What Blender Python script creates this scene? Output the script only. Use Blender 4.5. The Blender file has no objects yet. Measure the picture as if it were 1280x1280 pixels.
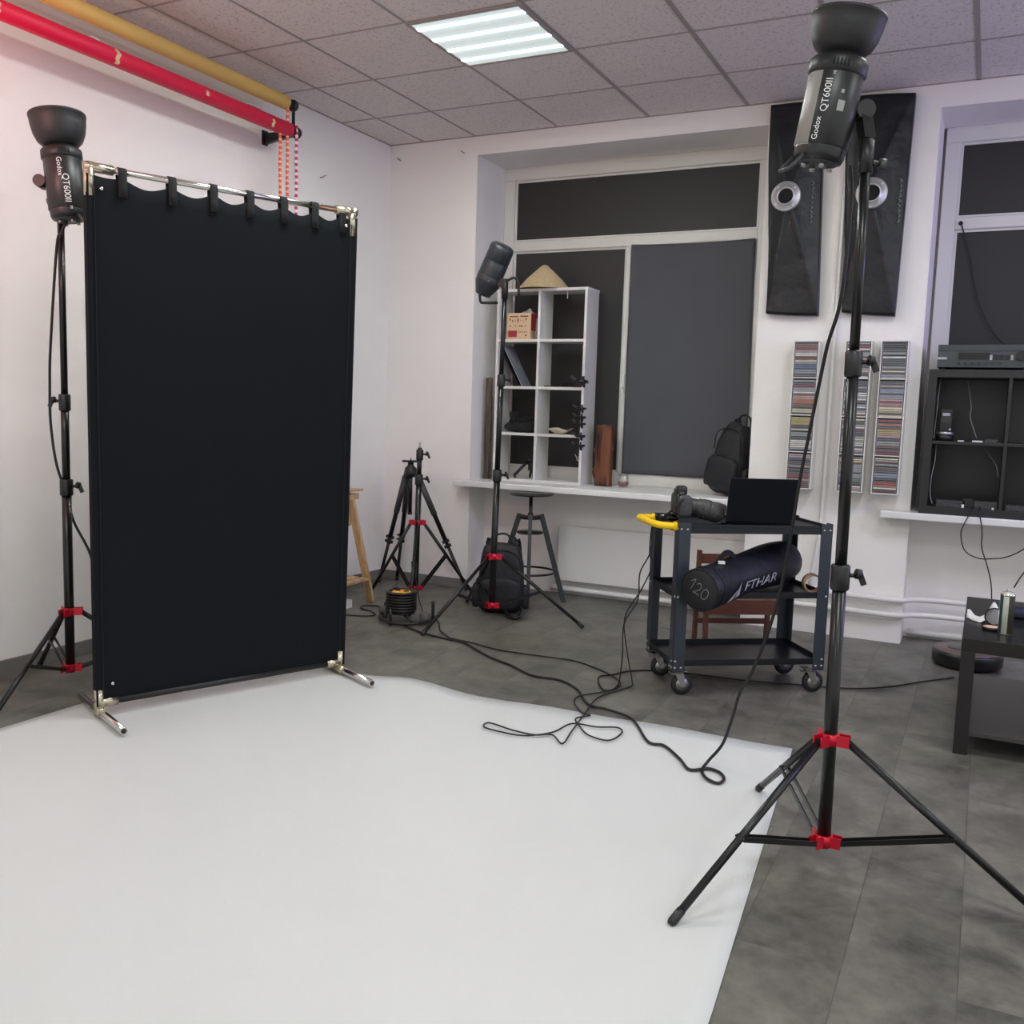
import bpy, bmesh, math, random
from mathutils import Vector, Matrix, noise
random.seed(7)
S = bpy.context.scene
COL = S.collection
R = math.radians
PI = math.pi

# ------------------------------------------------------------------ camera
F_PX = 1182.3
YAW, PIT, ROL = -0.46242, -0.11107, 0.03092
cam_d = bpy.data.cameras.new('camera')
cam = bpy.data.objects.new('camera', cam_d)
COL.objects.link(cam)
fw = Vector((math.sin(YAW)*math.cos(PIT), math.cos(YAW)*math.cos(PIT), math.sin(PIT)))
r0 = Vector((math.cos(YAW), -math.sin(YAW), 0)); u0 = r0.cross(fw)
rr = r0*math.cos(ROL)+u0*math.sin(ROL); uu = -r0*math.sin(ROL)+u0*math.cos(ROL)
cam.matrix_world = Matrix(((rr.x, uu.x, -fw.x, 2.58412), (rr.y, uu.y, -fw.y, -5.10525), (rr.z, uu.z, -fw.z, 1.26505), (0, 0, 0, 1)))
cam_d.sensor_width = 36; cam_d.sensor_fit = 'HORIZONTAL'
cam_d.lens = 36*F_PX/1280; cam_d.clip_start = .02
S.camera = cam
S.view_settings.view_transform = 'Standard'; S.view_settings.look = 'None'
S.view_settings.gamma = 1; S.view_settings.use_curve_mapping = False
S.view_settings.exposure = 0.0
# ------------------------------------------------------------------ world and lamps
w = bpy.data.worlds.new('world'); S.world = w; w.use_nodes = True
w.node_tree.nodes['Background'].inputs[0].default_value = (.98, 1, .985, 1)
w.node_tree.nodes['Background'].inputs[1].default_value = .9
def area(name, loc, rot, size, power, color=(1, 1, 1), sy=None):
    l = bpy.data.lights.new(name, 'AREA'); l.energy = power; l.color = color
    l.size = size
    if sy: l.shape = 'RECTANGLE'; l.size_y = sy
    o = bpy.data.objects.new(name, l); COL.objects.link(o); o.location = loc; o.rotation_euler = rot
    return o
CEIL_FILL_W = 21
for (x, y) in ((.3, -2.1), (.3, -4.5), (2.7, -1.5), (2.7, -3.9), (2.7, -6.3), (4.5, -2.1), (4.5, -4.5)):
    area('ceiling_fill_lamp', (x, y, 3.02), (0, 0, 0), .56, CEIL_FILL_W, (.95, 1, .99))  # unseen ceiling lamps, added to light the room
area('purple_led_lamp', (4.6, -.5, 1.9), (R(80), 0, R(75)), .5, 19, (.36, .26, 1))
area('pink_led_lamp', (-.62, -3.75, 2.35), (R(110), 0, R(35)), .35, 11, (1, .40, .36))

# ------------------------------------------------------------------ materials
def lin(c):
    return tuple((x/12.92 if x <= .04045 else ((x+.055)/1.055)**2.4) for x in [v/255 for v in c])
MATS = {}
def mat(name, col, rough=.5, metal=0., noise_s=None, amt=.15, bump=0., bump_s=None, spec=.5, emit=None, coat=0, sheen=0, alpha=None, trans=0):
    if name in MATS: return MATS[name]
    m = bpy.data.materials.new(name); m.use_nodes = True; MATS[name] = m
    nt = m.node_tree; b = nt.nodes['Principled BSDF']
    c = lin(col)+(1,)
    b.inputs['Base Color'].default_value = c
    b.inputs['Roughness'].default_value = rough; b.inputs['Metallic'].default_value = metal
    b.inputs['Specular IOR Level'].default_value = spec
    if coat: b.inputs['Coat Weight'].default_value = coat
    if sheen: b.inputs['Sheen Weight'].default_value = sheen
    if trans: b.inputs['Transmission Weight'].default_value = trans
    tc = nt.nodes.new('ShaderNodeTexCoord')
    if True:
        n = nt.nodes.new('ShaderNodeTexNoise'); n.inputs['Scale'].default_value = noise_s or 12
        n.inputs['Detail'].default_value = 5
        nt.links.new(tc.outputs['Object'], n.inputs['Vector'])
        mx = nt.nodes.new('ShaderNodeMix'); mx.data_type = 'RGBA'
        k = amt if noise_s else .05
        mx.inputs[6].default_value = tuple(v*(1-k) for v in c[:3])+(1,)
        mx.inputs[7].default_value = tuple(min(1, v*(1+k)) for v in c[:3])+(1,)
        nt.links.new(n.outputs['Fac'], mx.inputs[0]); nt.links.new(mx.outputs[2], b.inputs['Base Color'])
    if bump:
        n2 = nt.nodes.new('ShaderNodeTexNoise'); n2.inputs['Scale'].default_value = bump_s or 60; n2.inputs['Detail'].default_value = 4
        nt.links.new(tc.outputs['Object'], n2.inputs['Vector'])
        bp = nt.nodes.new('ShaderNodeBump'); bp.inputs['Strength'].default_value = bump; bp.inputs['Distance'].default_value = .02
        nt.links.new(n2.outputs['Fac'], bp.inputs['Height']); nt.links.new(bp.outputs['Normal'], b.inputs['Normal'])
    if emit:
        b.inputs['Emission Color'].default_value = lin(emit[0])+(1,); b.inputs['Emission Strength'].default_value = emit[1]
    return m

M_wall = mat('wall_paint', (238, 234, 231), .75, noise_s=2.5, amt=.03, bump=.05, bump_s=25)
M_white = mat('white_gloss_paint', (226, 224, 220), .35, noise_s=4, amt=.03)
M_frame = mat('window_frame_paint', (216, 214, 208), .4, noise_s=5, amt=.04)
M_sill = mat('window_sill_white', (228, 227, 225), .35, noise_s=4, amt=.02)
M_shelf = mat('white_laminate', (226, 224, 220), .3, noise_s=6, amt=.02)
M_skirt = mat('grey_skirting', (118, 116, 112), .5, noise_s=8, amt=.12)
M_black = mat('black_plastic', (20, 20, 21), .42)
M_blackm = mat('black_metal_tube', (22, 22, 23), .28, metal=.3, spec=.6)
M_red = mat('red_anodised', (196, 22, 48), .32, metal=.35)
M_redp = mat('red_plastic', (196, 22, 48), .4)
M_chrome = mat('chrome', (205, 202, 196), .16, metal=1)
M_steel = mat('brushed_steel', (170, 168, 165), .35, metal=.9, noise_s=30, amt=.1)
M_brass = mat('nickel_fitting', (190, 182, 160), .25, metal=.95, noise_s=20, amt=.15)
M_fabric = mat('black_backdrop_fabric', (17, 21, 24), .95, noise_s=3, amt=.12, bump=.08, bump_s=8, spec=.2)
M_nylon = mat('black_nylon', (19, 20, 25), .6, noise_s=18, amt=.25, bump=.3, bump_s=16)
M_nylon2 = mat('navy_black_nylon', (17, 19, 31), .5, noise_s=9, amt=.2, bump=.35, bump_s=9)
M_blackout = mat('blackout_film', (36, 34, 35), .55, noise_s=1.6, amt=.12)
M_curtain = mat('grey_blackout_cloth', (80, 81, 87), .9, noise_s=6, amt=.08, bump=.1, bump_s=14)
M_cart = mat('cart_steel_paint', (50, 57, 66), .38, metal=.2, noise_s=20, amt=.08)
M_cartdk = mat('cart_shelf_paint', (22, 25, 31), .35, metal=.2)
M_yellow = mat('yellow_plastic', (246, 200, 8), .4)
M_rubber = mat('dark_rubber', (25, 27, 33), .6)
M_wood = mat('pine_wood', (196, 160, 118), .55, noise_s=14, amt=.15)
M_brown = mat('brown_stained_wood', (92, 52, 38), .45, noise_s=18, amt=.3)
M_dkwood = mat('black_brown_laminate', (32, 29, 30), .35, noise_s=25, amt=.15)
M_straw = mat('woven_straw', (200, 178, 138), .8, noise_s=70, amt=.25, bump=.5, bump_s=80)
M_cable = mat('black_cable', (18, 17, 17), .5)
M_grip = mat('lens_rubber', (58, 58, 60), .5, noise_s=40, amt=.2, bump=.3, bump_s=90)
M_lens = mat('lens_grey_metal', (62, 60, 60), .4)
M_print = mat('white_print', (225, 225, 225), .5)
M_grey_side = mat('grey_side_panel', (138, 134, 128), .4)
M_cloth = mat('black_cloth', (18, 18, 20), .9, noise_s=12, amt=.2)
M_lead = mat('speed_ring_aluminium', (200, 200, 200), .38, metal=.7, noise_s=15, amt=.1)
M_kraft = mat('cardboard', (178, 142, 118), .8, noise_s=20, amt=.1)
M_glasscol = None

# glass
def glass_mat(name, col, rough=.02):
    m = bpy.data.materials.new(name); m.use_nodes = True; nt = m.node_tree; N = nt.nodes.new; L = nt.links.new
    nt.nodes.remove(nt.nodes['Principled BSDF']); out = nt.nodes['Material Output']
    tr_ = N('ShaderNodeBsdfTransparent'); tr_.inputs[0].default_value = lin(col)+(1,); g = N('ShaderNodeBsdfGlossy'); g.inputs['Roughness'].default_value = .05
    mx = N('ShaderNodeMixShader'); mx.inputs[0].default_value = .12; L(tr_.outputs[0], mx.inputs[1]); L(g.outputs[0], mx.inputs[2]); L(mx.outputs[0], out.inputs[0])
    return m
M_glass = glass_mat('clear_glass', (250, 250, 250))
M_drink = mat('amber_drink', (150, 72, 52), .1)

# paper
M_paper = mat('white_paper', (205, 206, 204), .55, noise_s=1.5, amt=.015, bump=.12, bump_s=2.2)
# floor
def floor_mat():
    m = bpy.data.materials.new('grey_stone_vinyl'); m.use_nodes = True; nt = m.node_tree; b = nt.nodes['Principled BSDF']
    N = nt.nodes.new; L = nt.links.new
    tc = N('ShaderNodeTexCoord'); sx = N('ShaderNodeSeparateXYZ'); L(tc.outputs['Object'], sx.inputs[0])
    ax = N('ShaderNodeMath'); ax.operation = 'ADD'; ax.inputs[1].default_value = 2.91+62; L(sx.outputs[1], ax.inputs[0])
    ay = N('ShaderNodeMath'); ay.operation = 'ADD'; ay.inputs[1].default_value = -2.375+24.3*2; L(sx.outputs[0], ay.inputs[0])
    cb = N('ShaderNodeCombineXYZ'); L(ax.outputs[0], cb.inputs[0]); L(ay.outputs[0], cb.inputs[1])
    br = N('ShaderNodeTexBrick'); L(cb.outputs[0], br.inputs['Vector'])
    br.inputs['Scale'].default_value = 1; br.inputs['Brick Width'].default_value = 1.24; br.inputs['Row Height'].default_value = .243
    br.inputs['Mortar Size'].default_value = .0016; br.inputs['Mortar Smooth'].default_value = .3; br.inputs['Bias'].default_value = 0
    br.inputs['Color1'].default_value = (.90, .90, .90, 1); br.inputs['Color2'].default_value = (1.08, 1.08, 1.08, 1); br.inputs['Mortar'].default_value = (.6, .6, .6, 1)
    n1 = N('ShaderNodeTexNoise'); n1.inputs['Scale'].default_value = 4.2; n1.inputs['Detail'].default_value = 12; n1.inputs['Roughness'].default_value = .68; n1.inputs['Distortion'].default_value = .2
    # each tile has its own patch of the stone print
    va = N('ShaderNodeVectorMath'); va.operation = 'MULTIPLY_ADD'; L(br.outputs['Color'], va.inputs[0]); va.inputs[1].default_value = (9, 7, 5); L(tc.outputs['Object'], va.inputs[2])
    L(va.outputs[0], n1.inputs['Vector'])
    cr = N('ShaderNodeValToRGB'); cr.color_ramp.elements[0].position = .32; cr.color_ramp.elements[1].position = .70
    cr.color_ramp.elements[0].color = lin((68, 66, 61))+(1,); cr.color_ramp.elements[1].color = lin((124, 121, 113))+(1,)
    L(n1.outputs['Fac'], cr.inputs[0])
    n2 = N('ShaderNodeTexNoise'); n2.inputs['Scale'].default_value = 38; n2.inputs['Detail'].default_value = 6; L(tc.outputs['Object'], n2.inputs['Vector'])
    mr = N('ShaderNodeMapRange'); mr.inputs[3].default_value = .82; mr.inputs[4].default_value = 1.18; L(n2.outputs['Fac'], mr.inputs[0])
    mu = N('ShaderNodeMix'); mu.data_type = 'RGBA'; mu.blend_type = 'MULTIPLY'; mu.inputs[0].default_value = 1; L(cr.outputs[0], mu.inputs[6]); L(br.outputs['Color'], mu.inputs[7])
    mv = N('ShaderNodeMix'); mv.data_type = 'RGBA'; mv.blend_type = 'MULTIPLY'; mv.inputs[0].default_value = 1; L(mu.outputs[2], mv.inputs[6]); L(mr.outputs[0], mv.inputs[7])
    L(mv.outputs[2], b.inputs['Base Color'])
    b.inputs['Roughness'].default_value = .42; b.inputs['Specular IOR Level'].default_value = .4
    bp = N('ShaderNodeBump'); bp.inputs['Strength'].default_value = .12; bp.inputs['Distance'].default_value = .004; L(n2.outputs['Fac'], bp.inputs['Height']); L(bp.outputs[0], b.inputs['Normal'])
    return m
def ceil_mat():
    m = bpy.data.materials.new('mineral_ceiling_tile'); m.use_nodes = True; nt = m.node_tree; b = nt.nodes['Principled BSDF']
    N = nt.nodes.new; L = nt.links.new
    tc = N('ShaderNodeTexCoord'); n = N('ShaderNodeTexNoise'); n.inputs['Scale'].default_value = 75; n.inputs['Detail'].default_value = 3; L(tc.outputs['Object'], n.inputs['Vector'])
    cr = N('ShaderNodeValToRGB'); cr.color_ramp.elements[0].position = .34; cr.color_ramp.elements[1].position = .46
    cr.color_ramp.elements[0].color = lin((196, 188, 185))+(1,); cr.color_ramp.elements[1].color = lin((224, 217, 214))+(1,)
    L(n.outputs['Fac'], cr.inputs[0]); L(cr.outputs[0], b.inputs['Base Color']); b.inputs['Roughness'].default_value = .9
    b.inputs['Specular IOR Level'].default_value = .1
    return m
def lamp_mat():
    m = bpy.data.materials.new('lit_lamp_diffuser'); m.use_nodes = True; nt = m.node_tree; b = nt.nodes['Principled BSDF']
    N = nt.nodes.new; L = nt.links.new
    tc = N('ShaderNodeTexCoord'); sx = N('ShaderNodeSeparateXYZ'); L(tc.outputs['Object'], sx.inputs[0])
    # four tubes shine through the diffuser
    a = N('ShaderNodeMath'); a.operation = 'MULTIPLY_ADD'; a.inputs[1].default_value = 2*PI/.142; a.inputs[2].default_value = PI*.02
    L(sx.outputs[1], a.inputs[0])
    s = N('ShaderNodeMath'); s.operation = 'COSINE'; L(a.outputs[0], s.inputs[0])
    neg = N('ShaderNodeMath'); neg.operation = 'MULTIPLY'; neg.inputs[1].default_value = -1; L(s.outputs[0], neg.inputs[0])
    mr = N('ShaderNodeMapRange'); mr.inputs[1].default_value = -1; mr.inputs[2].default_value = 1; L(neg.outputs[0], mr.inputs[0])
    cr = N('ShaderNodeValToRGB'); e = cr.color_ramp.elements; L(mr.outputs[0], cr.inputs[0])
    e[0].position = 0; e[0].color = (.60, .63, .60, 1); e[1].position = 1; e[1].color = (.86, .95, .90, 1); k = e.new(.6); k.color = (.60, .76, .80, 1)
    pw = N('ShaderNodeMath'); pw.operation = 'POWER'; pw.inputs[1].default_value = 34; L(mr.outputs[0], pw.inputs[0])
    m2 = N('ShaderNodeMath'); m2.operation = 'MULTIPLY_ADD'; m2.inputs[1].default_value = 260; m2.inputs[2].default_value = 1; L(pw.outputs[0], m2.inputs[0])
    b.inputs['Base Color'].default_value = (.02, .02, .02, 1); b.inputs['Roughness'].default_value = .4
    L(cr.outputs[0], b.inputs['Emission Color']); L(m2.outputs[0], b.inputs['Emission Strength'])
    return m
M_floor = floor_mat(); M_ceil = ceil_mat(); M_lamp = lamp_mat()
def stripes_mat(name, c1, c2, period, axis=2, duty=.5):
    m = bpy.data.materials.new(name); m.use_nodes = True; nt = m.node_tree; b = nt.nodes['Principled BSDF']
    N = nt.nodes.new; L = nt.links.new
    tc = N('ShaderNodeTexCoord'); sx = N('ShaderNodeSeparateXYZ'); L(tc.outputs['Object'], sx.inputs[0])
    a = N('ShaderNodeMath'); a.operation = 'PINGPONG'; a.inputs[1].default_value = period/2; L(sx.outputs[axis], a.inputs[0])
    g = N('ShaderNodeMath'); g.operation = 'GREATER_THAN'; g.inputs[1].default_value = period/2*duty; L(a.outputs[0], g.inputs[0])
    mx = N('ShaderNodeMix'); mx.data_type = 'RGBA'; mx.inputs[6].default_value = lin(c1)+(1,); mx.inputs[7].default_value = lin(c2)+(1,)
    L(g.outputs[0], mx.inputs[0]); L(mx.outputs[2], b.inputs['Base Color']); b.inputs['Roughness'].default_value = .5
    return m
M_bark = None
def wood_grain(name, c1, c2, rough=.6, scale=(14, 14, 1.6)):
    m = bpy.data.materials.new(name); m.use_nodes = True; nt = m.node_tree; b = nt.nodes['Principled BSDF']
    N = nt.nodes.new; L = nt.links.new
    tc = N('ShaderNodeTexCoord'); mp = N('ShaderNodeMapping'); mp.inputs['Scale'].default_value = scale; L(tc.outputs['Object'], mp.inputs[0])
    n = N('ShaderNodeTexNoise'); n.inputs['Scale'].default_value = 2.2; n.inputs['Detail'].default_value = 7; n.inputs['Distortion'].default_value = 1.2; L(mp.outputs[0], n.inputs['Vector'])
    cr = N('ShaderNodeValToRGB'); cr.color_ramp.elements[0].position = .36; cr.color_ramp.elements[1].position = .62
    cr.color_ramp.elements[0].color = lin(c1)+(1,); cr.color_ramp.elements[1].color = lin(c2)+(1,)
    L(n.outputs['Fac'], cr.inputs[0]); L(cr.outputs[0], b.inputs['Base Color']); b.inputs['Roughness'].default_value = rough
    bp = N('ShaderNodeBump'); bp.inputs['Strength'].default_value = .5; bp.inputs['Distance'].default_value = .01; L(n.outputs['Fac'], bp.inputs['Height']); L(bp.outputs[0], b.inputs['Normal'])
    return m
M_log = wood_grain('red_brown_log_wood', (26, 13, 10), (118, 66, 38))
M_barkm = wood_grain('rough_bark', (48, 40, 36), (100, 84, 74))
M_pine = wood_grain('pine_grain', (176, 138, 98), (206, 172, 130), .55)

# ------------------------------------------------------------------ mesh helpers
class MB:
    def __init__(s): s.v = []; s.f = []; s.m = []; s.s = []
    def add(s, vs, fs, mi=0, smooth=False):
        o = len(s.v); s.v += [Vector(v) for v in vs]
        for f in fs: s.f.append([i+o for i in f]); s.m.append(mi); s.s.append(smooth)
        return s
    def box(s, c, d, rot=None, mi=0, taper=None):
        hx, hy, hz = d[0]/2, d[1]/2, d[2]/2
        vs = [Vector((x*hx, y*hy, z*hz)) for z in (-1, 1) for y in (-1, 1) for x in (-1, 1)]
        if taper:
            for v in vs:
                if v.z > 0: v.x *= taper; v.y *= taper
        if rot is not None: vs = [rot @ v for v in vs]
        vs = [v+Vector(c) for v in vs]
        return s.add(vs, [(0, 2, 3, 1), (4, 5, 7, 6), (0, 1, 5, 4), (2, 6, 7, 3), (0, 4, 6, 2), (1, 3, 7, 5)], mi)
    def bb(s, a, b, mi=0):
        return s.box([(a[i]+b[i])/2 for i in range(3)], [abs(b[i]-a[i]) for i in range(3)], mi=mi)
    def beam(s, a, b, wd, ht, mi=0, up=(0, 0, 1)):
        a = Vector(a); b = Vector(b); d = (b-a); L = d.length; z = d.normalized()
        x = Vector(up).cross(z)
        if x.length < 1e-4: x = Vector((1, 0, 0))
        x.normalize(); y = z.cross(x)
        rot = Matrix((x, y, z)).transposed()
        return s.box((a+b)/2, (wd, ht, L), rot, mi)
    def tube(s, pts, r, n=10, mi=0, cap=True, smooth=True):
        pts = [Vector(p) for p in pts]; N = len(pts)
        rs = r if isinstance(r, (list, tuple)) else [r]*N
        t0 = (pts[1]-pts[0]).normalized(); x = t0.orthogonal().normalized(); rings = []; o = len(s.v)
        vs = []
        for i, p in enumerate(pts):
            t = (pts[min(i+1, N-1)]-pts[max(i-1, 0)]).normalized()
            x = (x-t*x.dot(t))
            x = x.normalized() if x.length > 1e-6 else t.orthogonal().normalized()
            y = t.cross(x)
            vs += [p+(x*math.cos(2*PI*k/n)+y*math.sin(2*PI*k/n))*rs[i] for k in range(n)]
        fs = [(i*n+k, i*n+(k+1) % n, (i+1)*n+(k+1) % n, (i+1)*n+k) for i in range(N-1) for k in range(n)]
        s.add(vs, fs, mi, smooth)
        if cap:
            s.f.append([o+k for k in range(n)][::-1]); s.m.append(mi); s.s.append(False)
            s.f.append([o+(N-1)*n+k for k in range(n)]); s.m.append(mi); s.s.append(False)
        return s
    def cyl(s, a, b, r, n=16, mi=0, r2=None): return s.tube([a, b], [r, r if r2 is None else r2], n, mi)
    def lathe(s, prof, o=(0, 0, 0), ax=(0, 0, 1), n=28, mi=0, smooth=True, seg=None):
        ax = Vector(ax).normalized(); x = ax.orthogonal().normalized(); y = ax.cross(x); o = Vector(o); vs = []
        for (r, z) in prof: vs += [o+ax*z+(x*math.cos(2*PI*k/n)+y*math.sin(2*PI*k/n))*max(r, 1e-4) for k in range(n)]
        fs = [(i*n+k, i*n+(k+1) % n, (i+1)*n+(k+1) % n, (i+1)*n+k) for i in range(len(prof)-1) for k in range(n)]
        return s.add(vs, fs, mi, smooth)
    def quad(s, a, b, c, d, mi=0): return s.add([a, b, c, d], [(0, 1, 2, 3)], mi)
    def prism(s, poly, z0, z1, mi=0):
        n = len(poly); vs = [(p[0], p[1], z0) for p in poly]+[(p[0], p[1], z1) for p in poly]
        return s.add(vs, [tuple(range(n))[::-1], tuple(range(n, 2*n))]+[(i, (i+1) % n, n+(i+1) % n, n+i) for i in range(n)], mi)
    def blob(s, c, d, p=.5, n=20, amp=.0, fr=3, rot=None, mi=0, shape=None, seed=0):
        """rounded, slightly lumpy box"""
        vs = []; m = n
        for i in range(m+1):
            th = -PI/2+PI*i/m
            for k in range(2*m):
                ph = 2*PI*k/(2*m)
                f = lambda q: math.copysign(abs(q)**p, q)
                v = Vector((f(math.cos(th))*f(math.cos(ph)), f(math.cos(th))*f(math.sin(ph)), f(math.sin(th))))
                if shape: v = Vector(shape(v))
                v = Vector((v.x*d[0]/2, v.y*d[1]/2, v.z*d[2]/2))
                if amp: v += v.normalized()*amp*noise.noise(v*fr*4+Vector((seed*3.1, seed, 0)))
                if rot is not None: v = rot @ v
                vs.append(v+Vector(c))
        W = 2*m
        fs = [(i*W+k, i*W+(k+1) % W, (i+1)*W+(k+1) % W, (i+1)*W+k) for i in range(m) for k in range(W)]
        return s.add(vs, fs, mi, True)
    def xf(s, M):
        s.v = [M @ v for v in s.v]; return s
def setp(o, label=None, cat=None, group=None, kind=None):
    if label: o['label'] = label
    if cat: o['category'] = cat
    if group: o['group'] = group
    if kind: o['kind'] = kind
    return o
def base_of(parent):
    p = Vector((0, 0, 0))
    while parent is not None: p += parent.location; parent = parent.parent
    return p
def obj(name, mb, mats, parent=None, world=False, bevel=0, loc=None, label=None):
    """ONE mesh object; world=True: vertices are in world metres"""
    if not isinstance(mats, (list, tuple)): mats = [mats]
    if world:
        b = base_of(parent)
        if parent is None:
            if loc is None:
                lo = [min(v[i] for v in mb.v) for i in range(3)]; hi = [max(v[i] for v in mb.v) for i in range(3)]
                loc = ((lo[0]+hi[0])/2, (lo[1]+hi[1])/2, lo[2])
            b = Vector(loc)
        vs = [v-b for v in mb.v]
    else: vs = mb.v
    me = bpy.data.meshes.new(name); me.from_pydata([tuple(v) for v in vs], [], mb.f)
    for m in mats: me.materials.append(m)
    for p, mi, sm in zip(me.polygons, mb.m, mb.s): p.material_index = mi; p.use_smooth = sm
    bm = bmesh.new(); bm.from_mesh(me); bmesh.ops.recalc_face_normals(bm, faces=bm.faces); bm.to_mesh(me); bm.free()
    me.update()
    o = bpy.data.objects.new(name, me); COL.objects.link(o); o.parent = parent
    if loc is not None: o.location = loc
    if bevel:
        bv = o.modifiers.new('bevel', 'BEVEL'); bv.width = bevel; bv.segments = 2; bv.limit_method = 'ANGLE'; bv.angle_limit = R(50)
    if label: o['label'] = label
    return o
def thing(name, label, cat, loc=(0, 0, 0), rz=0, group=None):
    o = bpy.data.objects.new(name, None); COL.objects.link(o); o.location = loc; o.rotation_euler = (0, 0, rz); o.empty_display_size = .1
    return setp(o, label, cat, group)
def struct(name, mb, m): return setp(obj(name, mb, m), kind='structure')
def dup(root, loc=None, label=None, group=None):
    r = root.copy(); COL.objects.link(r)
    if loc is not None: r.location = loc
    if label: r['label'] = label
    if group: r['group'] = group
    for ch in list(root.children):
        c = ch.copy(); COL.objects.link(c); c.parent = r
        for g in list(ch.children):
            d = g.copy(); COL.objects.link(d); d.parent = c
    return r
def smooth_path(pts, k=6):
    P = [Vector(p) for p in pts]; P = [P[0]*2-P[1]]+P+[P[-1]*2-P[-2]]; out = []
    for i in range(1, len(P)-2):
        for j in range(k):
            t = j/k; a, b, c, d = P[i-1], P[i], P[i+1], P[i+2]
            out.append(.5*((2*b)+(c-a)*t+(2*a-5*b+4*c-d)*t*t+(3*b-a-3*c+d)*t**3))
    out.append(P[-2]); return out
def text_verts(txt, size, ext=.0006, shear=0):
    cu = bpy.data.curves.new('t', 'FONT'); cu.body = txt; cu.size = size; cu.extrude = ext; cu.shear = shear; cu.align_x = 'LEFT'
    ob = bpy.data.objects.new('t', cu); COL.objects.link(ob)
    dg = bpy.context.evaluated_depsgraph_get(); me = bpy.data.meshes.new_from_object(ob.evaluated_get(dg))
    vs = [v.co.copy() for v in me.vertices]; fs = [tuple(p.vertices) for p in me.polygons]
    bpy.data.objects.remove(ob); bpy.data.curves.remove(cu); bpy.data.meshes.remove(me)
    return vs, fs

# ================================================================== SETTING
WY, XL, H = .567, -1.27, 3.035      # window wall face, left wall face, ceiling height
XR, YB = 5.6, -8.2
NB = .967                            # plane of the window frames
LB = .80                             # back of the niches below the sills
N1 = (-.578, 1.325); N2 = (2.228, 3.95)   # the two window niches
NT = 2.912; SZ = .757                # niche head, sill height
mb = MB(); mb.bb((XL-.2, YB-.2, -.15), (XR+.2, 1.2, 0)); struct('floor', mb, M_floor)
mb = MB(); mb.bb((XL-.2, YB-.2, H), (XR+.2, 1.2, H+.1)); struct('ceiling', mb, M_ceil)
mb = MB(); mb.bb((XL-.2, YB-.2, 0), (XL, 1.2, H)); struct('wall_left', mb, M_wall)
mb = MB()
for a, b in ((XL, N1[0]), (N1[1], N2[0]), (N2[1], XR)): mb.bb((a, WY, 0), (b, 1.15, H))
for a, b in (N1, N2):
    mb.bb((a, WY, NT), (b, 1.15, H)); mb.bb((a, LB, 0), (b, 1.15, SZ-.04)); mb.bb((a, 1.05, SZ-.04), (b, 1.15, NT))
struct('wall_back', mb, M_wall)
# window sills
for i, (a, b) in enumerate(((N1[0]-.058, 1.30), (N2[0]-.145, N2[1]+.05))):
    mb = MB(); mb.bb((a, .45, SZ-.04), (b, WY, SZ)); mb.bb((max(a, (N1, N2)[i][0]), WY, SZ-.04), (min(b, (N1, N2)[i][1]), 1.05, SZ))
    o = struct('trim_%d' % (i+1), mb, M_sill)
    bv = o.modifiers.new('bevel', 'BEVEL'); bv.width = .006; bv.segments = 2
# windows: frame, mullion, blacked-out panes
def window(n, a, b, xs_low, inner):
    mb = MB(); y0, y1 = NB, NB+.06
    mb.bb((a, y0, NT-.085), (b, y1, NT)); mb.bb((a, y0, SZ), (a+.08, y1, NT-.085)); mb.bb((b-.12, y0, SZ), (b, y1, NT-.085))
    mb.bb((a+.08, y0, 2.345), (b-.12, y1, 2.412)); mb.bb((a+.08, y0, SZ), (b-.12, y1, SZ+.085))
    for x in xs_low: mb.bb((x, y0, SZ+.085), (x+.035, y1, 2.345))
    o = struct('window_%d' % n, mb, M_frame); bv = o.modifiers.new('bevel', 'BEVEL'); bv.width = .004
    # sash edges
    ex = MB()
    cells = [(a+.08, b-.12, 2.412, NT-.085)]; xx = [a+.08-.0]+[v for x in xs_low for v in (x, x+.035)]+[b-.12]
    for k in range(0, len(xx), 2): cells.append((xx[k], xx[k+1], SZ+.085, 2.345))
    for k, (x0, x1, z0, z1) in enumerate(cells):
        t = .014; e = MB()
        e.bb((x0, y0+.02, z0), (x0+t, y0+.05, z1)); e.bb((x1-t, y0+.02, z0), (x1, y0+.05, z1)); e.bb((x0+t, y0+.02, z0), (x1-t, y0+.05, z0+t)); e.bb((x0+t, y0+.02, z1-t), (x1-t, y0+.05, z1))
        obj('sash', e, M_frame, o)
        g = MB(); g.bb((x0+t, y0+.03, z0+t), (x1-t, y0+.04, z1-t)); obj('blackout_pane', g, M_blackout, o)
    return o
win1 = window(1, N1[0], N1[1], [.344], 0)
mb = MB(); mb.bb((.352, NB-.012, 1.38), (.372, NB, 1.50)); mb.bb((.356, NB-.03, 1.40), (.368, NB-.012, 1.42)); obj('window_handle', mb, M_white, win1)
win2 = window(2, N2[0]+.015, N2[1], [3.1], 0)
# skirting
mb = MB(); mb.bb((XL, YB, 0), (XL+.012, WY, .07)); struct('baseboard_left', mb, M_skirt)
mb = MB(); mb.bb((XL+.012, WY-.012, 0), (N1[0], WY, .06)); struct('baseboard_back', mb, M_skirt)
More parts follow.
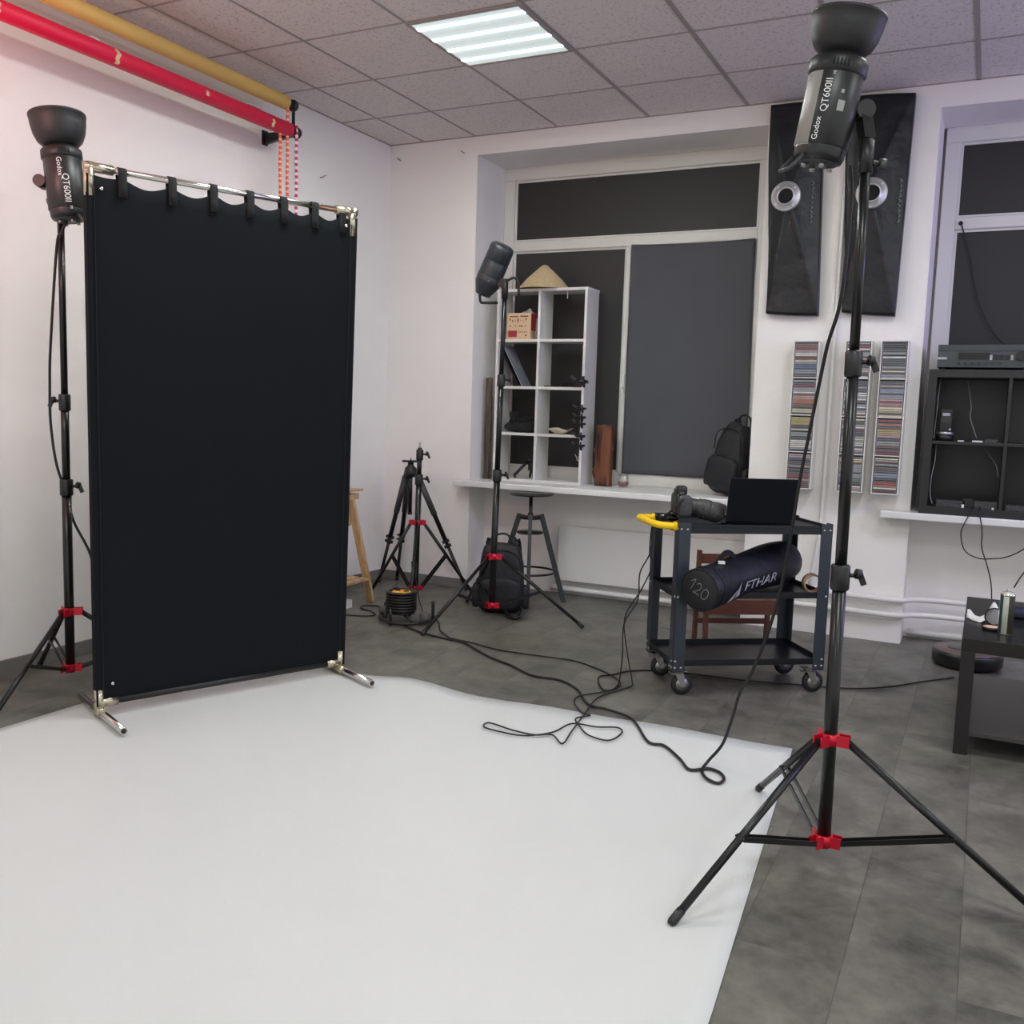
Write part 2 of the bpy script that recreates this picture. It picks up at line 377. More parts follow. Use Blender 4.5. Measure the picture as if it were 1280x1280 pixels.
# ceiling T bars
M_tbar = mat('ceiling_grid_bar', (160, 152, 149), .6)
cols = [-.992, -.597, 0, .6, 1.2, 1.8, 2.4, 3.0, 3.6, 4.2, 4.8, 5.4]
mb = MB()
for i, x in enumerate(cols): hw = .006 if x < .5 else .011; mb.bb((x-hw, YB, H-.004), (x+hw, WY, H))
for j in range(0, 15):
    y = -.6*j; mb.bb((XL, y-.006, H-.003), (XR, y+.006, H))
mb.bb((XL, WY-.012, H-.004), (XR, WY, H)); mb.bb((XL, YB, H-.004), (XL+.012, WY, H))
struct('trim_3', mb, M_tbar)
# ceiling light (visible one)
cl = thing('ceiling_light', 'square lit ceiling panel with four bright stripes in the tile grid', 'ceiling light', (.3, -.9, H))
mb = MB()
for a, b in (((-.3, -.3, -.012), (.3, -.282, -.0005)), ((-.3, .282, -.012), (.3, .3, -.0005)), ((-.3, -.282, -.012), (-.282, .282, -.0005)), ((.282, -.282, -.012), (.3, .282, -.0005))): mb.bb(a, b)
obj('light_frame', mb, M_tbar, cl)
mb = MB(); mb.bb((-.282, -.282, -.009), (.282, .282, -.002)); obj('diffuser', mb, M_lamp, cl)

# heating pipes and radiator
def pipe(name, pts, r, label, cat='pipe', m=M_white):
    mb = MB(); mb.tube(smooth_path(pts, 5), r, 12); o = obj(name, mb, m, world=True); return setp(o, label, cat)
pipe('heating_pipe', [(1.33, .53, .258), (1.8, .53, .256), (2.18, .53, .252), (2.3, .60, .256), (2.6, .64, .256), (3.9, .64, .25)], .016, 'upper white heating pipe running low along the wall right of the trolley')
pipe('heating_pipe', [(1.33, .53, .17), (1.8, .53, .168), (2.18, .53, .166), (2.3, .60, .168), (2.6, .64, .168), (3.9, .64, .165)], .016, 'lower white heating pipe running along the wall just above the floor right of the trolley')
pipe('heating_pipe', [(-.02, .765, .04), (.5, .765, .04), (1.3, .765, .04)], .019, 'white pipe on the floor under the flat radiator below the grey curtain')
pipe('heating_pipe', [(2.25, .77, .035), (2.6, .77, .035), (3.9, .77, .035)], .019, 'white pipe lying at the wall foot behind the robot vacuum')
pipe('heating_pipe', [(1.77, .545, H-.03), (1.765, .545, 1.6), (1.762, .545, .72), (1.72, .545, .275)], .011, 'thin vertical white pipe running up the pillar between the disc racks')
rad = thing('radiator', 'flat white panel radiator below the left window sill behind the stool', 'radiator', (.66, .76, 0))
mb = MB(); mb.bb((-.63, -.03, .10), (.645, .0, .475)); obj('panel', mb, M_white, rad, bevel=.006)
mb = MB(); mb.bb((-.62, 0, .455), (.635, .035, .468)); obj('top_grille', mb, M_white, rad)
for x in (-.5, .5):
    mb = MB(); mb.bb((x-.02, .0, .12), (x+.02, .04, .4)); obj('bracket', mb, M_white, rad)
# wall screws and a small hook
for (p, lab) in (((XL, -.207, 2.649), 'tiny dark hook screwed into the left wall near the chains'), ((-.696, WY, 2.945), 'tiny dark hook high on the back wall beside the window niche'), ((-1.2, WY, 2.94), 'tiny pale hook high on the back wall at the room corner')):
    mb = MB(); px, py, pz = p
    if px == XL: pts = [(px-.005, py, pz), (px+.018, py, pz), (px+.022, py+.03, pz+.02)]
    else: pts = [(px, py+.005, pz), (px, py-.018, pz), (px+.03, py-.022, pz-.02)]
    mb.tube(pts, .003, 6); setp(obj('wall_hook', mb, M_skirt, world=True), lab, 'hook')

# ================================================================== PAPER SWEEP
mb = MB(); nx, ny = 54, 60
def paper_edge(x):   # far edge of the paper, gently wavy
    K = ((-.7, -1.63), (.088, -1.575), (.288, -1.49), (.694, -1.565), (1.1, -1.545), (1.553, -1.50), (2.01, -1.51), (2.3, -1.52))
    for (a, ya), (b, yb) in zip(K, K[1:]):
        if x <= b: t = (x-a)/(b-a); t = t*t*(3-2*t); return ya+(yb-ya)*t
    return -1.52
for j in range(ny+1):
    for i in range(nx+1):
        fx = i/nx; fy = j/ny
        yl = -7.2; 
        x0 = -.655+.01*math.sin(fy*9); x1 = 2.0+.155*(1-fy)*2.6 if fy > .6 else 2.16
        x1 = 2.012+.15*min(1, (1-fy)*3.2)
        x = x0+(x1-x0)*fx; yt = paper_edge(x)
        y = yl+(yt-yl)*fy
        z = .0035+.0016*noise.noise(Vector((x*2.2, y*1.6, 0)))+max(0, (fy-.985)/.015)*.006*max(0, math.sin(x*6+1.4))
        mb.v.append(Vector((x, y, max(z, .001))))
W = nx+1
for j in range(ny):
    for i in range(nx): mb.f.append([j*W+i, j*W+i+1, (j+1)*W+i+1, (j+1)*W+i]); mb.m.append(0); mb.s.append(True)
po = obj('paper_backdrop', mb, M_paper); sd = po.modifiers.new('solid', 'SOLIDIFY'); sd.thickness = .0008
setp(po, 'wide sheet of white studio paper rolled out over the grey floor', 'paper backdrop')

# ================================================================== BLACK FABRIC SCREEN
A0 = Vector((-.449, -2.597, 0)); B0 = Vector((-.032, -1.61, 0)); A1 = Vector((-.452, -2.597, 2.095)); B1 = Vector((-.002, -1.59, 2.095))
scr = thing('fabric_screen', 'tall black fabric screen hung on a chrome tube frame at the paper edge', 'backdrop screen', tuple((A0+B0)/2))
ux = (B0-A0).normalized(); un = Vector((ux.y, -ux.x, 0))   # towards the camera side
def sp(s, z, off=0):
    lo = A0+(B0-A0)*s; hi = A1+(B1-A1)*s; p = lo+(hi-lo)*(z/2.095); p.z = z; return p+un*off
for s, nm in ((0, 'left'), (1, 'right')):
    mb = MB(); mb.tube([sp(s, .03), sp(s, 2.08)], .013, 14); obj('upright_tube', mb, M_chrome, scr, world=True)
    mb = MB(); c = sp(s, .028); mb.tube([c+un*.285, c-un*.24], .0145, 14)
    mb.tube([c+un*.2845, c+un*.2865], .010, 12, mi=1); obj('foot_tube', mb, [M_chrome, M_black], scr, world=True)
    mb = MB(); q = 1 if s == 0 else -1
    mb.tube([sp(s, .0125), sp(s, .115)], .019, 14); mb.tube([sp(s, .06), sp(s, .06)+ux*q*.07], .019, 14); mb.tube([sp(s, .028)+un*.05, sp(s, .028)-un*.05], .0195, 14)
    obj('base_fitting', mb, M_brass, scr, world=True)
    mb = MB(); mb.tube([sp(s, 1.99), sp(s, 2.112)], .019, 14); mb.tube([sp(s, 2.095)-ux*q*.018, sp(s, 2.095)+ux*q*.085], .019, 14); obj('corner_fitting', mb, M_brass, scr, world=True)
mb = MB(); mb.tube([sp(0, 2.095)+ux*.01, sp(1, 2.095)-ux*.01], .0125, 14); obj('top_rail', mb, M_chrome, scr, world=True)
mb = MB(); mb.tube([sp(0, .062)+ux*.02, sp(1, .062)-ux*.02], .0145, 14); obj('bottom_rail', mb, M_black, scr, world=True)
tabs = [.105, .275, .425, .565, .70, .83, .95]
def topz(s):
    ks = [0]+tabs+[1]; z = 2.068
    for a, b in zip(ks, ks[1:]):
        if a <= s <= b: t = (s-a)/(b-a); return z-(.026 if 0 < a and b < 1 else .006)*math.sin(PI*t)**1.2
    return z
mb = MB(); NX, NZ = 96, 40
for j in range(NZ+1):
    for i in range(NX+1):
        s = -.014+1.028*i/NX; t = topz(min(1, max(0, s))); zb = .05
        z = zb+(t-zb)*j/NZ
        edge = min(1, min(s+.014, 1.014-s)/.03)
        off = .019-.010*edge+.004*noise.noise(Vector((s*5, z*1.4, 1)))*edge+.0025*math.sin(s*60)*max(0, (z-1.8)/.3)*edge
        mb.v.append(sp(s, z, off))
W = NX+1
for j in range(NZ):
    for i in range(NX): mb.f.append([j*W+i, j*W+i+1, (j+1)*W+i+1, (j+1)*W+i]); mb.m.append(0); mb.s.append(True)
# return of the side sleeves behind the poles
for s0 in (-.014, 1.014):
    b = len(mb.v)
    for z in (.115, 2.0):
        for off in (.019, -.019): mb.v.append(sp(s0, z, off))
    mb.f.append([b, b+1, b+3, b+2]); mb.m.append(0); mb.s.append(False)
fo = obj('fabric_panel', mb, M_fabric, scr, world=True); sd = fo.modifiers.new('solid', 'SOLIDIFY'); sd.thickness = .0015; sd.offset = 0
for s in (.012, .988):                # hem lines down the sides of the cloth
    mb = MB(); mb.beam(sp(s, .12, .018), sp(s, 2.04, .018), .003, .002, up=tuple(ux)); obj('side_seam', mb, M_cloth, scr, world=True)
for s in tabs:
    mb = MB(); hw = .016; pts = [(.021, 2.0), (.017, 2.04), (.0165, 2.085), (.012, 2.106), (0, 2.1115), (-.012, 2.106), (-.0165, 2.085), (-.012, 2.05)]
    for (o_, z_) in pts:
        for q in (-1, 1): mb.v.append(sp(s, z_, o_)+ux*q*hw)
    for k in range(len(pts)-1): mb.f.append([2*k, 2*k+1, 2*k+3, 2*k+2]); mb.m.append(0); mb.s.append(True)
    t = obj('hanging_tab', mb, M_cloth, scr, world=True); sd = t.modifiers.new('solid', 'SOLIDIFY'); sd.thickness = .003
for s, z in ((.035, 2.02), (.965, 2.03), (.045, .135)):
    mb = MB(); c = sp(s, z, .02); mb.lathe([(.0001, 0), (.007, .001), (.007, .003), (.004, .004)], c-un*.004, un, 12); obj('eyelet', mb, M_chrome, scr, world=True)

# ================================================================== LIGHT STANDS
def light_stand(label, c, feet, zl, zu, top, clamps, name='light_stand', r0=.0185, lean=(0, 0), knob_dir=None, mid=.5, dirs=None):
    c = Vector((c[0], c[1], 0)); t = thing(name, label, 'light stand', tuple(c), group=None)
    def cp(z): return c+Vector((lean[0]*z/2, lean[1]*z/2, z))
    rad = [r0, r0*.84, r0*.7, r0*.55]
    zs = [zl-.02]+[z for z in clamps]+[top]
    mb = MB()
    for i in range(len(zs)-1): mb.tube([cp(zs[i]), cp(zs[i+1])], rad[min(i, 3)], 16)
    obj('pole', mb, M_blackm, t, world=True)
    mb = MB(); mb.tube([cp(top), cp(top+.012), cp(top+.014), cp(top+.035)], [.008, .008, .0055, .008], 12); obj('spigot', mb, M_steel, t, world=True)
    kd = Vector(knob_dir or (rr.x, rr.y, 0)).normalized()
    for i, z in enumerate(clamps):
        mb = MB(); rb = rad[min(i, 3)]+.007
        mb.tube([cp(z-.045), cp(z-.04), cp(z+.02), cp(z+.024)], [rb-.003, rb, rb, rb-.004], 16)
        o = obj('height_clamp', mb, M_black, t, world=True)
        sgn = 1
        if dirs: sgn = dirs[i]
        k = kd*sgn; mb = MB(); mb.tube([cp(z-.005)+k*rb*.8, cp(z-.005)+k*(rb+.018)], .006, 8)
        mb.tube([cp(z)+k*(rb+.016), cp(z-.002)+k*(rb+.03)], .014, 10); mb.beam(cp(z+.004)+k*(rb+.026), cp(z-.03)+k*(rb+.04), .010, .014)
        obj('clamp_knob', mb, M_black, o, world=True)
    # red collars
    def collar(z, r):
        mb = MB(); mb.tube([cp(z-.016), cp(z+.016)], r0+.006, 16)
        for f in feet:
            d = Vector((f[0]-c.x, f[1]-c.y, 0)).normalized(); s_ = Vector((-d.y, d.x, 0))
            for q in (-1, 1): mb.beam(cp(z)+d*r0+s_*q*.0125, cp(z)+d*(r0+r)+s_*q*.0125, .005, .03, up=(0, 0, 1))
        return obj('red_collar', mb, M_red, t, world=True, label='red collar')
    collar(zu, .034); collar(zl, .028)
    for f in feet:
        fv = Vector((f[0], f[1], 0)); d = (fv-c); d.z = 0; d.normalize()
        a = cp(zu)+d*(r0+.024); b = Vector((f[0], f[1], .012)); mb = MB()
        mb.tube([a, b], .0105, 12)
        lg = obj('leg', mb, M_blackm, t, world=True)
        mb = MB(); mb.tube([b+(a-b)*.06, b, b+(b-a).normalized()*.008], [.0118, .0122, .009], 12); obj('foot_cap', mb, M_black, lg, world=True)
        m_ = a+(b-a)*mid; e = cp(zl)+d*(r0+.02); s_ = Vector((-d.y, d.x, 0)); mb = MB()
        for q in (-1, 1): mb.beam(e+s_*q*.0125, m_+s_*q*.0125, .014, .004, up=tuple(s_))
        mb.tube([m_-s_*.016, m_+s_*.016], .004, 8)
        obj('brace', mb, M_blackm, t, world=True)
    return t
standR = light_stand('tall black light stand with red collars nearest the camera, right of the paper', (2.262, -2.450), [(1.979, -2.935), (1.985, -1.978), (2.811, -2.453)], .094, .384, 1.93, [.845, 1.415], lean=(-.014, .0), r0=.0185, mid=.56)
standM = light_stand('black light stand with red collars in front of the floor backpack', (.046, -.248), [(-.101, -.772), (.574, -.114), (-.335, .14)], .1, .39, 1.88, [.875, 1.42], r0=.019, lean=(.03, 0))
standL = light_stand('black light stand with red collars left of the black screen', (-.86, -2.4), [(-.70, -2.89), (-1.235, -2.27), (-.50, -2.06)], .094, .339, 2.03, [.88, 1.235], r0=.0195, dirs=[1, -1])
standB = light_stand('low black light stand with a bare top and red collars near the room corner', (-.61, -.05), [(-.93, -.11), (-.39, .33), (-.42, -.41)], .094, .516, .99, [.80, .955], r0=.0185, mid=.44, lean=(.03, 0))

# ================================================================== STUDIO STROBES
def strobe(label, base, axis, side, L=.255, r=.070, refl=True, text='up', rr_=.098, rh=.135, text_dir=None, stand_top=None, cat='studio flash', grey=None):
    """base: centre of the rear end; axis: towards the lamp; side: direction to the bracket"""
    base = Vector(base); ax = Vector(axis).normalized(); t = thing('studio_flash', label, cat, tuple(base))
    side = Vector(side); side = (side-ax*side.dot(ax)).normalized()
    td = Vector(text_dir); td = (td-ax*td.dot(ax)).normalized(); tb = ax.cross(td)
    def o3(r_, z_): return (r_, z_)
    mb = MB(); mb.lathe([(.0001, 0), (r*.86, 0), (r*.93, .012), (r*.95, .03), (r*.95, .032)], base, ax, 40); mb.lathe([(r*.95, .032), (r, .036), (r, L-.035), (r*.99, L-.034)], base, ax, 40)
    if grey is not None:
        gd = Vector(grey); gd = (gd-ax*gd.dot(ax)).normalized()
    body = obj('flash_body', mb, [mat('strobe_shell', (32, 32, 33), .38), M_grey_side], t, world=True)
    if grey is not None:
        for p in body.data.polygons:
            cc = Vector(p.center); cc = cc-ax*cc.dot(ax)
            zz = Vector(p.center).dot(ax)
            if cc.length > .02 and cc.normalized().dot(gd) > .72 and .03 < zz < L-.03: p.material_index = 1
    mb = MB(); mb.lathe([(r*1.0, L-.036), (r*1.07, L-.03), (r*1.07, L), (r*.9, L+.012), (r*.72, L+.02), (r*.7, L+.025)], base, ax, 40); obj('front_ring', mb, M_black, t, world=True)
    # vent slots
    mb = MB()
    for k in range(5):
        a = R(-14+k*7+6); d = td*math.cos(a)+tb*math.sin(a); mb.beam(base+d*(r*1.062)+ax*(L-.024), base+d*(r*1.062)+ax*(L-.008), .0035, .006, up=tuple(d))
    obj('vent_slots', mb, M_cloth, t, world=True)
    if refl:
        z0 = L+.018; P = [(.050, z0), (rr_*.62, z0+.003), (rr_*.80, z0+rh*.18), (rr_*.91, z0+rh*.40), (rr_*.975, z0+rh*.68), (rr_, z0+rh*.93), (rr_*1.015, z0+rh*.94), (rr_*1.015, z0+rh), (rr_*.99, z0+rh), (rr_*.95, z0+rh*.8), (.07, z0+rh*.4), (.045, z0+.01)]
        mb = MB(); mb.lathe(P[:9], base, ax, 48); mb.lathe(P[8:], base, ax, 48, mi=1); obj('reflector', mb, [mat('reflector_black', (34, 34, 35), .5, bump=.05, bump_s=200), M_steel], t, world=True)
        mb = MB(); mb.lathe([(.045, z0+.005), (.04, z0+.03), (.02, z0+.05), (.0001, z0+.052)], base, ax, 20); obj('flash_dome', mb, mat('frosted_dome', (225, 225, 220), .4), t, world=True)
    # back panel
    mb = MB(); mb.lathe([(r*.72, -.001), (r*.7, -.006), (.0001, -.006)], base, ax, 30); obj('control_panel', mb, M_grip, t, world=True)
    mb = MB()
    for k in range(4):
        a = R(k*90+20); d = td*math.cos(a)+tb*math.sin(a); mb.tube([base+d*.035-ax*.005, base+d*.035-ax*.018], .007, 10)
    obj('dials', mb, M_steel, t, world=True)
    # handle loop at the rear
    mb = MB(); hd = (-side+td*.2).normalized(); n_ = ax.cross(hd).normalized()
    mb.tube([base+hd*r*.8+n_*.03+ax*.005, base+hd*(r+.015)+n_*.03-ax*.035, base+hd*(r+.015)-n_*.03-ax*.035, base+hd*r*.8-n_*.03+ax*.005], .006, 8); obj('rear_handle', mb, M_grip, t, world=True)
    # bracket: yoke and stand socket
    mb = MB(); b0 = base+ax*L*.58+side*r; s2 = side.cross(ax)
    mb.beam(b0, b0+side*.03, .05, .03, up=tuple(ax))
    arm = obj('tilt_bracket', mb, M_black, t, world=True)
    st = Vector(stand_top); mb = MB()
    mb.tube([b0+side*.018-s2*.028, b0+side*.018+s2*.028], .024, 16); mb.beam(b0+side*.018, st+Vector((0, 0, .03)), .03, .036); mb.tube([st+Vector((0, 0, -.05)), st+Vector((0, 0, .035))], .019, 14)
    obj('stand_socket', mb, M_black, arm, world=True)
    mb = MB(); mb.tube([st+Vector((0, 0, -.02)), st+side*.035+Vector((0, 0, -.02))], .007, 8); mb.tube([st+side*.035+Vector((0, 0, -.02)), st+side*.05+Vector((0, 0, -.02))], .015, 10); obj('bracket_knob', mb, M_grip, arm, world=True)
    # lettering wrapped round the body
    if text:
        def wrap(txt, size, z0, ang, up=True, nm='lettering'):
            vs, fs = text_verts(txt, size, .0004); h = size*.35; mb = MB()
            for v in vs:
                if up: z = z0+v.x; a = ang-(v.y-h)/r
                else: z = z0-v.x; a = ang+(v.y-h)/r
                rad_ = r+.0012+v.z
                d = td*math.cos(a)+tb*math.sin(a); mb.v.append(base+d*rad_+ax*z)
            for f in fs: mb.f.append(list(f)); mb.m.append(0); mb.s.append(False)
            obj(nm, mb, M_print, t, world=True, label='white printed lettering')
        TU = tb.dot(rr)
        sg = 1 if TU > 0 else -1
        if text == 'up':
            wrap('QT600II', .024, L*.44, sg*R(-10), sg > 0); wrap('M', .010, L*.81, sg*R(-2), sg > 0); wrap('Godox', .020, L*.16, sg*R(-16), sg > 0)
            mb = MB()   # small rating labels
            for (z, a, hh, ww) in ((L*.66, 22, .009, .008), (L*.52, 24, .026, .018)):
                d = td*math.cos(sg*R(a))+tb*math.sin(sg*R(a)); e = ax.cross(d)
                c_ = base+d*(r+.0008)+ax*z; mb.beam(c_-ax*hh/2, c_+ax*hh/2, ww, .0012, up=tuple(d))
            obj('rating_label', mb, mat('grey_label', (150, 150, 148), .5), t, world=True)
        else:
            wrap('Godox', .026, L*.84, sg*R(-10), False); wrap('QT600II', .033, L*.60, sg*R(4), False); wrap('M', .015, L*.13, sg*R(10), False)
    return t
tocam = Vector((2.58, -5.1, 1.265))
vR = (tocam-Vector((2.15, -2.45, 2.05))); vR.z = 0
strobe('black studio flash with bowl reflector pointing up, on the nearest stand', (2.129, -2.46, 1.926), (.040, 0, .25), (.85, .4, 0), L=.246, r=.069, text='up', rr_=.092, rh=.098, text_dir=vR, stand_top=(2.248, -2.45, 1.94), grey=(-.93, -.50, 0))
vL = (tocam-Vector((-.8, -2.4, 2.05))); vL.z = 0
strobe('black studio flash with bowl reflector on the stand left of the black screen', (-.772, -2.43, 1.955), (-.042, 0, .29), (-.85, -.5, 0), L=.268, r=.072, text='down', rr_=.106, rh=.125, text_dir=vL, stand_top=(-.86, -2.4, 2.06))
# flash without reflector on the middle stand
mbase = Vector((-.055, -.25, 1.925)); max_ = Vector((.115, -.02, .22)).normalized()
fm = thing('studio_flash', 'dark flash head without reflector tilted on the stand by the white shelf', 'studio flash', tuple(mbase))
mb = MB(); mb.lathe([(.0001, -.03), (.044, -.03), (.046, -.025), (.072, .035), (.071, .17), (.0695, .172), (.0695, .178), (.071, .18), (.070, .245), (.066, .262), (.05, .272), (.0001, .274)], mbase, max_, 36)
obj('flash_body', mb, mat('strobe_bluish_shell', (40, 43, 49), .35), fm, world=True)
mb = MB(); mb.lathe([(.072, .055), (.0735, .059), (.0735, .082), (.072, .087)], mbase, max_, 36); obj('grip_band', mb, M_grip, fm, world=True)
hs = Vector((rr.x, rr.y, 0)); mb = MB(); hb = mbase-max_*.02
mb.tube(smooth_path([hb-hs*.02+Vector((0, 0, .02)), hb-hs*.015+Vector((0, 0, -.048)), hb+hs*.01+Vector((0, 0, -.056)), hb+hs*.085+Vector((0, 0, -.054))], 4), .008, 8); obj('carry_handle', mb, M_black, fm, world=True)
mb = MB(); sc_ = Vector((.074, -.248, 1.92)); mb.tube([sc_+Vector((0, 0, -.05)), sc_+Vector((0, 0, .06))], .019, 14); mb.beam(sc_+Vector((0, 0, .03)), mbase+max_*.08, .04, .05)
br_ = obj('tilt_bracket', mb, M_black, fm, world=True)
mb = MB(); mb.tube(smooth_path([sc_+Vector((0, 0, .05))+hs*.01, sc_+hs*.05+Vector((0, 0, .07)), sc_+hs*.075+Vector((0, 0, .04)), sc_+hs*.08+Vector((0, 0, -.03))], 4), .008, 8); obj('tilt_lever', mb, M_black, br_, world=True)

# ================================================================== BACKGROUND ROLLS
M_yroll = mat('yellow_paper_roll', (236, 196, 112), .6, noise_s=3, amt=.06)
M_rroll = mat('crimson_paper_roll', (222, 12, 66), .5, noise_s=3, amt=.06)
def roll(label, x, z, y1, m, r):
    t = thing('paper_roll', label, 'background roll', (x, y1, z))
    mb = MB(); mb.tube([(0, -2.72, 0), (0, 0, 0)], r, 28); obj('roll', mb, m, t)
    mb = MB(); mb.tube([(0, 0, 0), (0, .03, 0)], r*.7, 20); mb.tube([(0, .03, 0), (0, .055, 0)], .012, 12); mb.lathe([(.0001, .05), (.03, .05), (.033, .06), (.03, .075), (.0001, .077)], (0, 0, 0), (0, 1, 0), 20)
    obj('chain_wheel', mb, M_black, t)
    return t
ry = roll('yellow paper roll mounted under the ceiling along the left wall', -1.045, 2.905, -.80, M_yroll, .038)
rd = roll('crimson paper roll below the yellow one on the left wall', -1.045, 2.765, -.77, M_rroll, .039)
M_tape = mat('masking_tape', (222, 196, 150), .6)
for (y, a0, a1, wd) in ((-1.05, -20, 25, .02), (-.14, -30, 30, .018)):
    pass
def tape(y, a0, a1, wd, r=.0395):
    mb = MB(); n = 6
    for k in range(n+1):
        a = R(a0+(a1-a0)*k/n)
        for q in (-1, 1): mb.v.append(Vector((math.cos(a)*r, y+q*wd/2+.006*math.sin(k*2), math.sin(a)*r)))
    for k in range(n): mb.f.append([2*k, 2*k+1, 2*k+3, 2*k+2]); mb.m.append(0); mb.s.append(True)
    obj('tape_strip', mb, M_tape, rd)
tape(-.17, -50, 10, .02); tape(-.66, -20, 15, .018); tape(-1.20, -60, 45, .022); tape(-1.78, -40, 40, .03)
mb = MB(); mb.beam((.03, -1.30, .03), (.03, -1.34, .034), .012, .004); mb.bb((.008, -.36, .034), (.034, -.26, .037)); obj('clip', mb, M_print, rd)
# wall bracket
bk = thing('roll_bracket', 'black triangular wall bracket carrying the two paper rolls near the room corner', 'bracket', (XL, -.72, 2.76))
mb = MB(); mb.bb((0, -.02, -.045), (.012, .02, .035)); obj('wall_plate', mb, M_black, bk)
mb = MB(); mb.add([(.01, -.012, -.04), (.01, -.012, .02), (.2, -.012, .012), (.24, -.012, -.012), (.01, .012, -.04), (.01, .012, .02), (.2, .012, .012), (.24, .012, -.012)], [(0, 1, 2, 3), (7, 6, 5, 4), (0, 4, 5, 1), (1, 5, 6, 2), (2, 6, 7, 3), (3, 7, 4, 0)]); obj('arm', mb, M_black, bk)
mb = MB(); mb.bb((.205, -.004, -.01), (.222, .004, .155)); obj('hook_plate', mb, M_black, bk)
# chains
c_or = stripes_mat('orange_chain', (232, 84, 40), (245, 190, 160), .030, duty=.6)
c_mg = stripes_mat('magenta_chain', (190, 30, 84), (240, 225, 230), .034)
def chain(x, y, z0, z1, m, label, dx=.0):
    mb = MB(); pts = []
    n = int((z0-z1)/.011)
    for k in range(n+1): pts.append((x+.001*math.sin(k*.3), y, z0-(z0-z1)*k/n))
    mb.tube(pts, [.0095 if k % 2 else .007 for k in range(n+1)], 6); return setp(obj('bead_chain', mb, m, world=True), label, 'chain')
chain(-1.045, -.845, 2.73, 1.6, c_or, 'orange and white bead chain hanging leftmost below the paper rolls')
chain(-1.04, -.79, 2.90, 1.6, c_or, 'orange bead chain hanging in the middle from the yellow roll')
chain(-1.03, -.725, 2.80, 1.6, c_mg, 'magenta and white bead chain hanging rightmost from the crimson roll')

# ================================================================== WHITE CUBE SHELF on the sill
sh = thing('cube_shelf', 'white eight-compartment open shelf standing on the left window sill', 'shelf', (-.135, .69, SZ))
SW, SD, SH, TK = .66, .20, 1.275, .018
mb = MB(); mb.bb((-SW/2, 0, 0), (-SW/2+TK, SD, SH)); obj('side_panel', mb, M_shelf, sh)
mb = MB(); mb.bb((SW/2-TK, 0, 0), (SW/2, SD, SH)); obj('side_panel', mb, M_shelf, sh)
mb = MB(); mb.bb((-SW/2-.004, -.004, SH), (SW/2+.004, SD, SH+TK)); obj('top_panel', mb, M_shelf, sh)
mb = MB(); mb.bb((-SW/2+TK, 0, 0), (SW/2-TK, SD, TK)); obj('bottom_panel', mb, M_shelf, sh)
XD = -.012; CH = (SH-TK)/4
mb = MB(); mb.bb((XD-TK/2, 0, TK), (XD+TK/2, SD, SH)); obj('divider', mb, M_shelf, sh)
for k in (1, 2, 3):
    for a, b in ((-SW/2+TK, XD-TK/2), (XD+TK/2, SW/2-TK)):
        mb = MB(); mb.bb((a, 0, k*CH+.0), (b, SD, k*CH+TK)); obj('shelf_board', mb, M_shelf, sh)
SX, SY = -.135, .69
def shz(row): return SZ+row*CH+TK       # top of the board of a row (0 = bottom)
# straw hat
hz = SZ+SH+TK
ht = MB(); ht.lathe([(.185, .0), (.178, .004), (.12, .070), (.06, .125), (.018, .162), (.0001, .168)], (-.165, .79, hz), (0, 0, 1), 40); ht.lathe([(.185, .0), (.175, .0), (.11, .062), (.0001, .155)], (-.165, .79, hz), (0, 0, 1), 40)
setp(obj('straw_hat', ht, M_straw, world=True), 'conical woven straw hat lying on top of the white shelf', 'hat')
# printed box
bx = thing('gift_box', 'beige printed carton with a red label in the top left compartment', 'box', (-.305, .705, shz(3)))
M_carton = mat('printed_carton', (214, 184, 150), .6, noise_s=25, amt=.06); M_crt_red = mat('carton_red', (160, 40, 50), .5); M_ink = mat('carton_ink', (120, 70, 50), .6)
mb = MB(); mb.bb((-.09, 0, 0), (.09, .12, .175)); obj('carton', mb, M_carton, bx, bevel=.002)
mb = MB(); mb.bb((-.078, -.0015, .015), (-.012, 0, .058)); obj('red_label', mb, M_crt_red, bx, label='red printed label')
mb = MB(); mb.bb((-.07, -.0012, .148), (-.005, 0, .156)); mb.bb((.01, -.0012, .148), (.07, 0, .157))
for k in range(7): mb.bb((-.07+k*.02, -.0012, .125-.01*(k % 2)), (-.062+k*.02, 0, .140-.01*(k % 3)))
for a, b in ((-.072, -.058), (-.03, -.02), (.0, .034), (.045, .052)): mb.bb((a, -.0012, .085), (b, 0, .092))
for k in range(5): mb.bb((.0+k*.014, -.0012, .045), (.008+k*.014, 0, .052))
mb.bb((.05, -.0012, .02), (.062, 0, .032)); obj('print', mb, M_ink, bx)
mb = MB(); mb.bb((.09, .005, .06), (.0915, .115, .172)); obj('side_label', mb, M_crt_red, bx)
bg = MB(); bg.blob((-.285, .805, shz(3)+.10), (.17, .07, .21), .7, 12, .02, 8, shape=lambda v: (v.x*(1-.35*max(0, v.z)), v.y, v.z), seed=3)
for v in bg.v: v.z = max(v.z, shz(3))
setp(obj('plastic_bag', bg, mat('pale_plastic', (170, 172, 170), .5, bump=.3, bump_s=20), world=True), 'crumpled pale plastic bag behind the printed carton', 'bag')
# leaning grey panels in the second row, left
for k, (m_, lab, dx, yy) in enumerate(((mat('pale_grey_panel', (128, 132, 142), .5), 'flat grey panel leaning in the second compartment of the left column', 0, .73), (M_black, 'thin black folder leaning behind the grey panel in the left column', -.022, .72))):
    mb = MB(); mb.beam((-.325+dx+.045, yy+.075, shz(2)+.004), (-.43+dx*.9, yy+.075, shz(2)+.275-k*.02), .15, .006, up=(1, 0, .3))
    setp(obj('flat_panel', mb, m_, world=True), lab, 'panel')
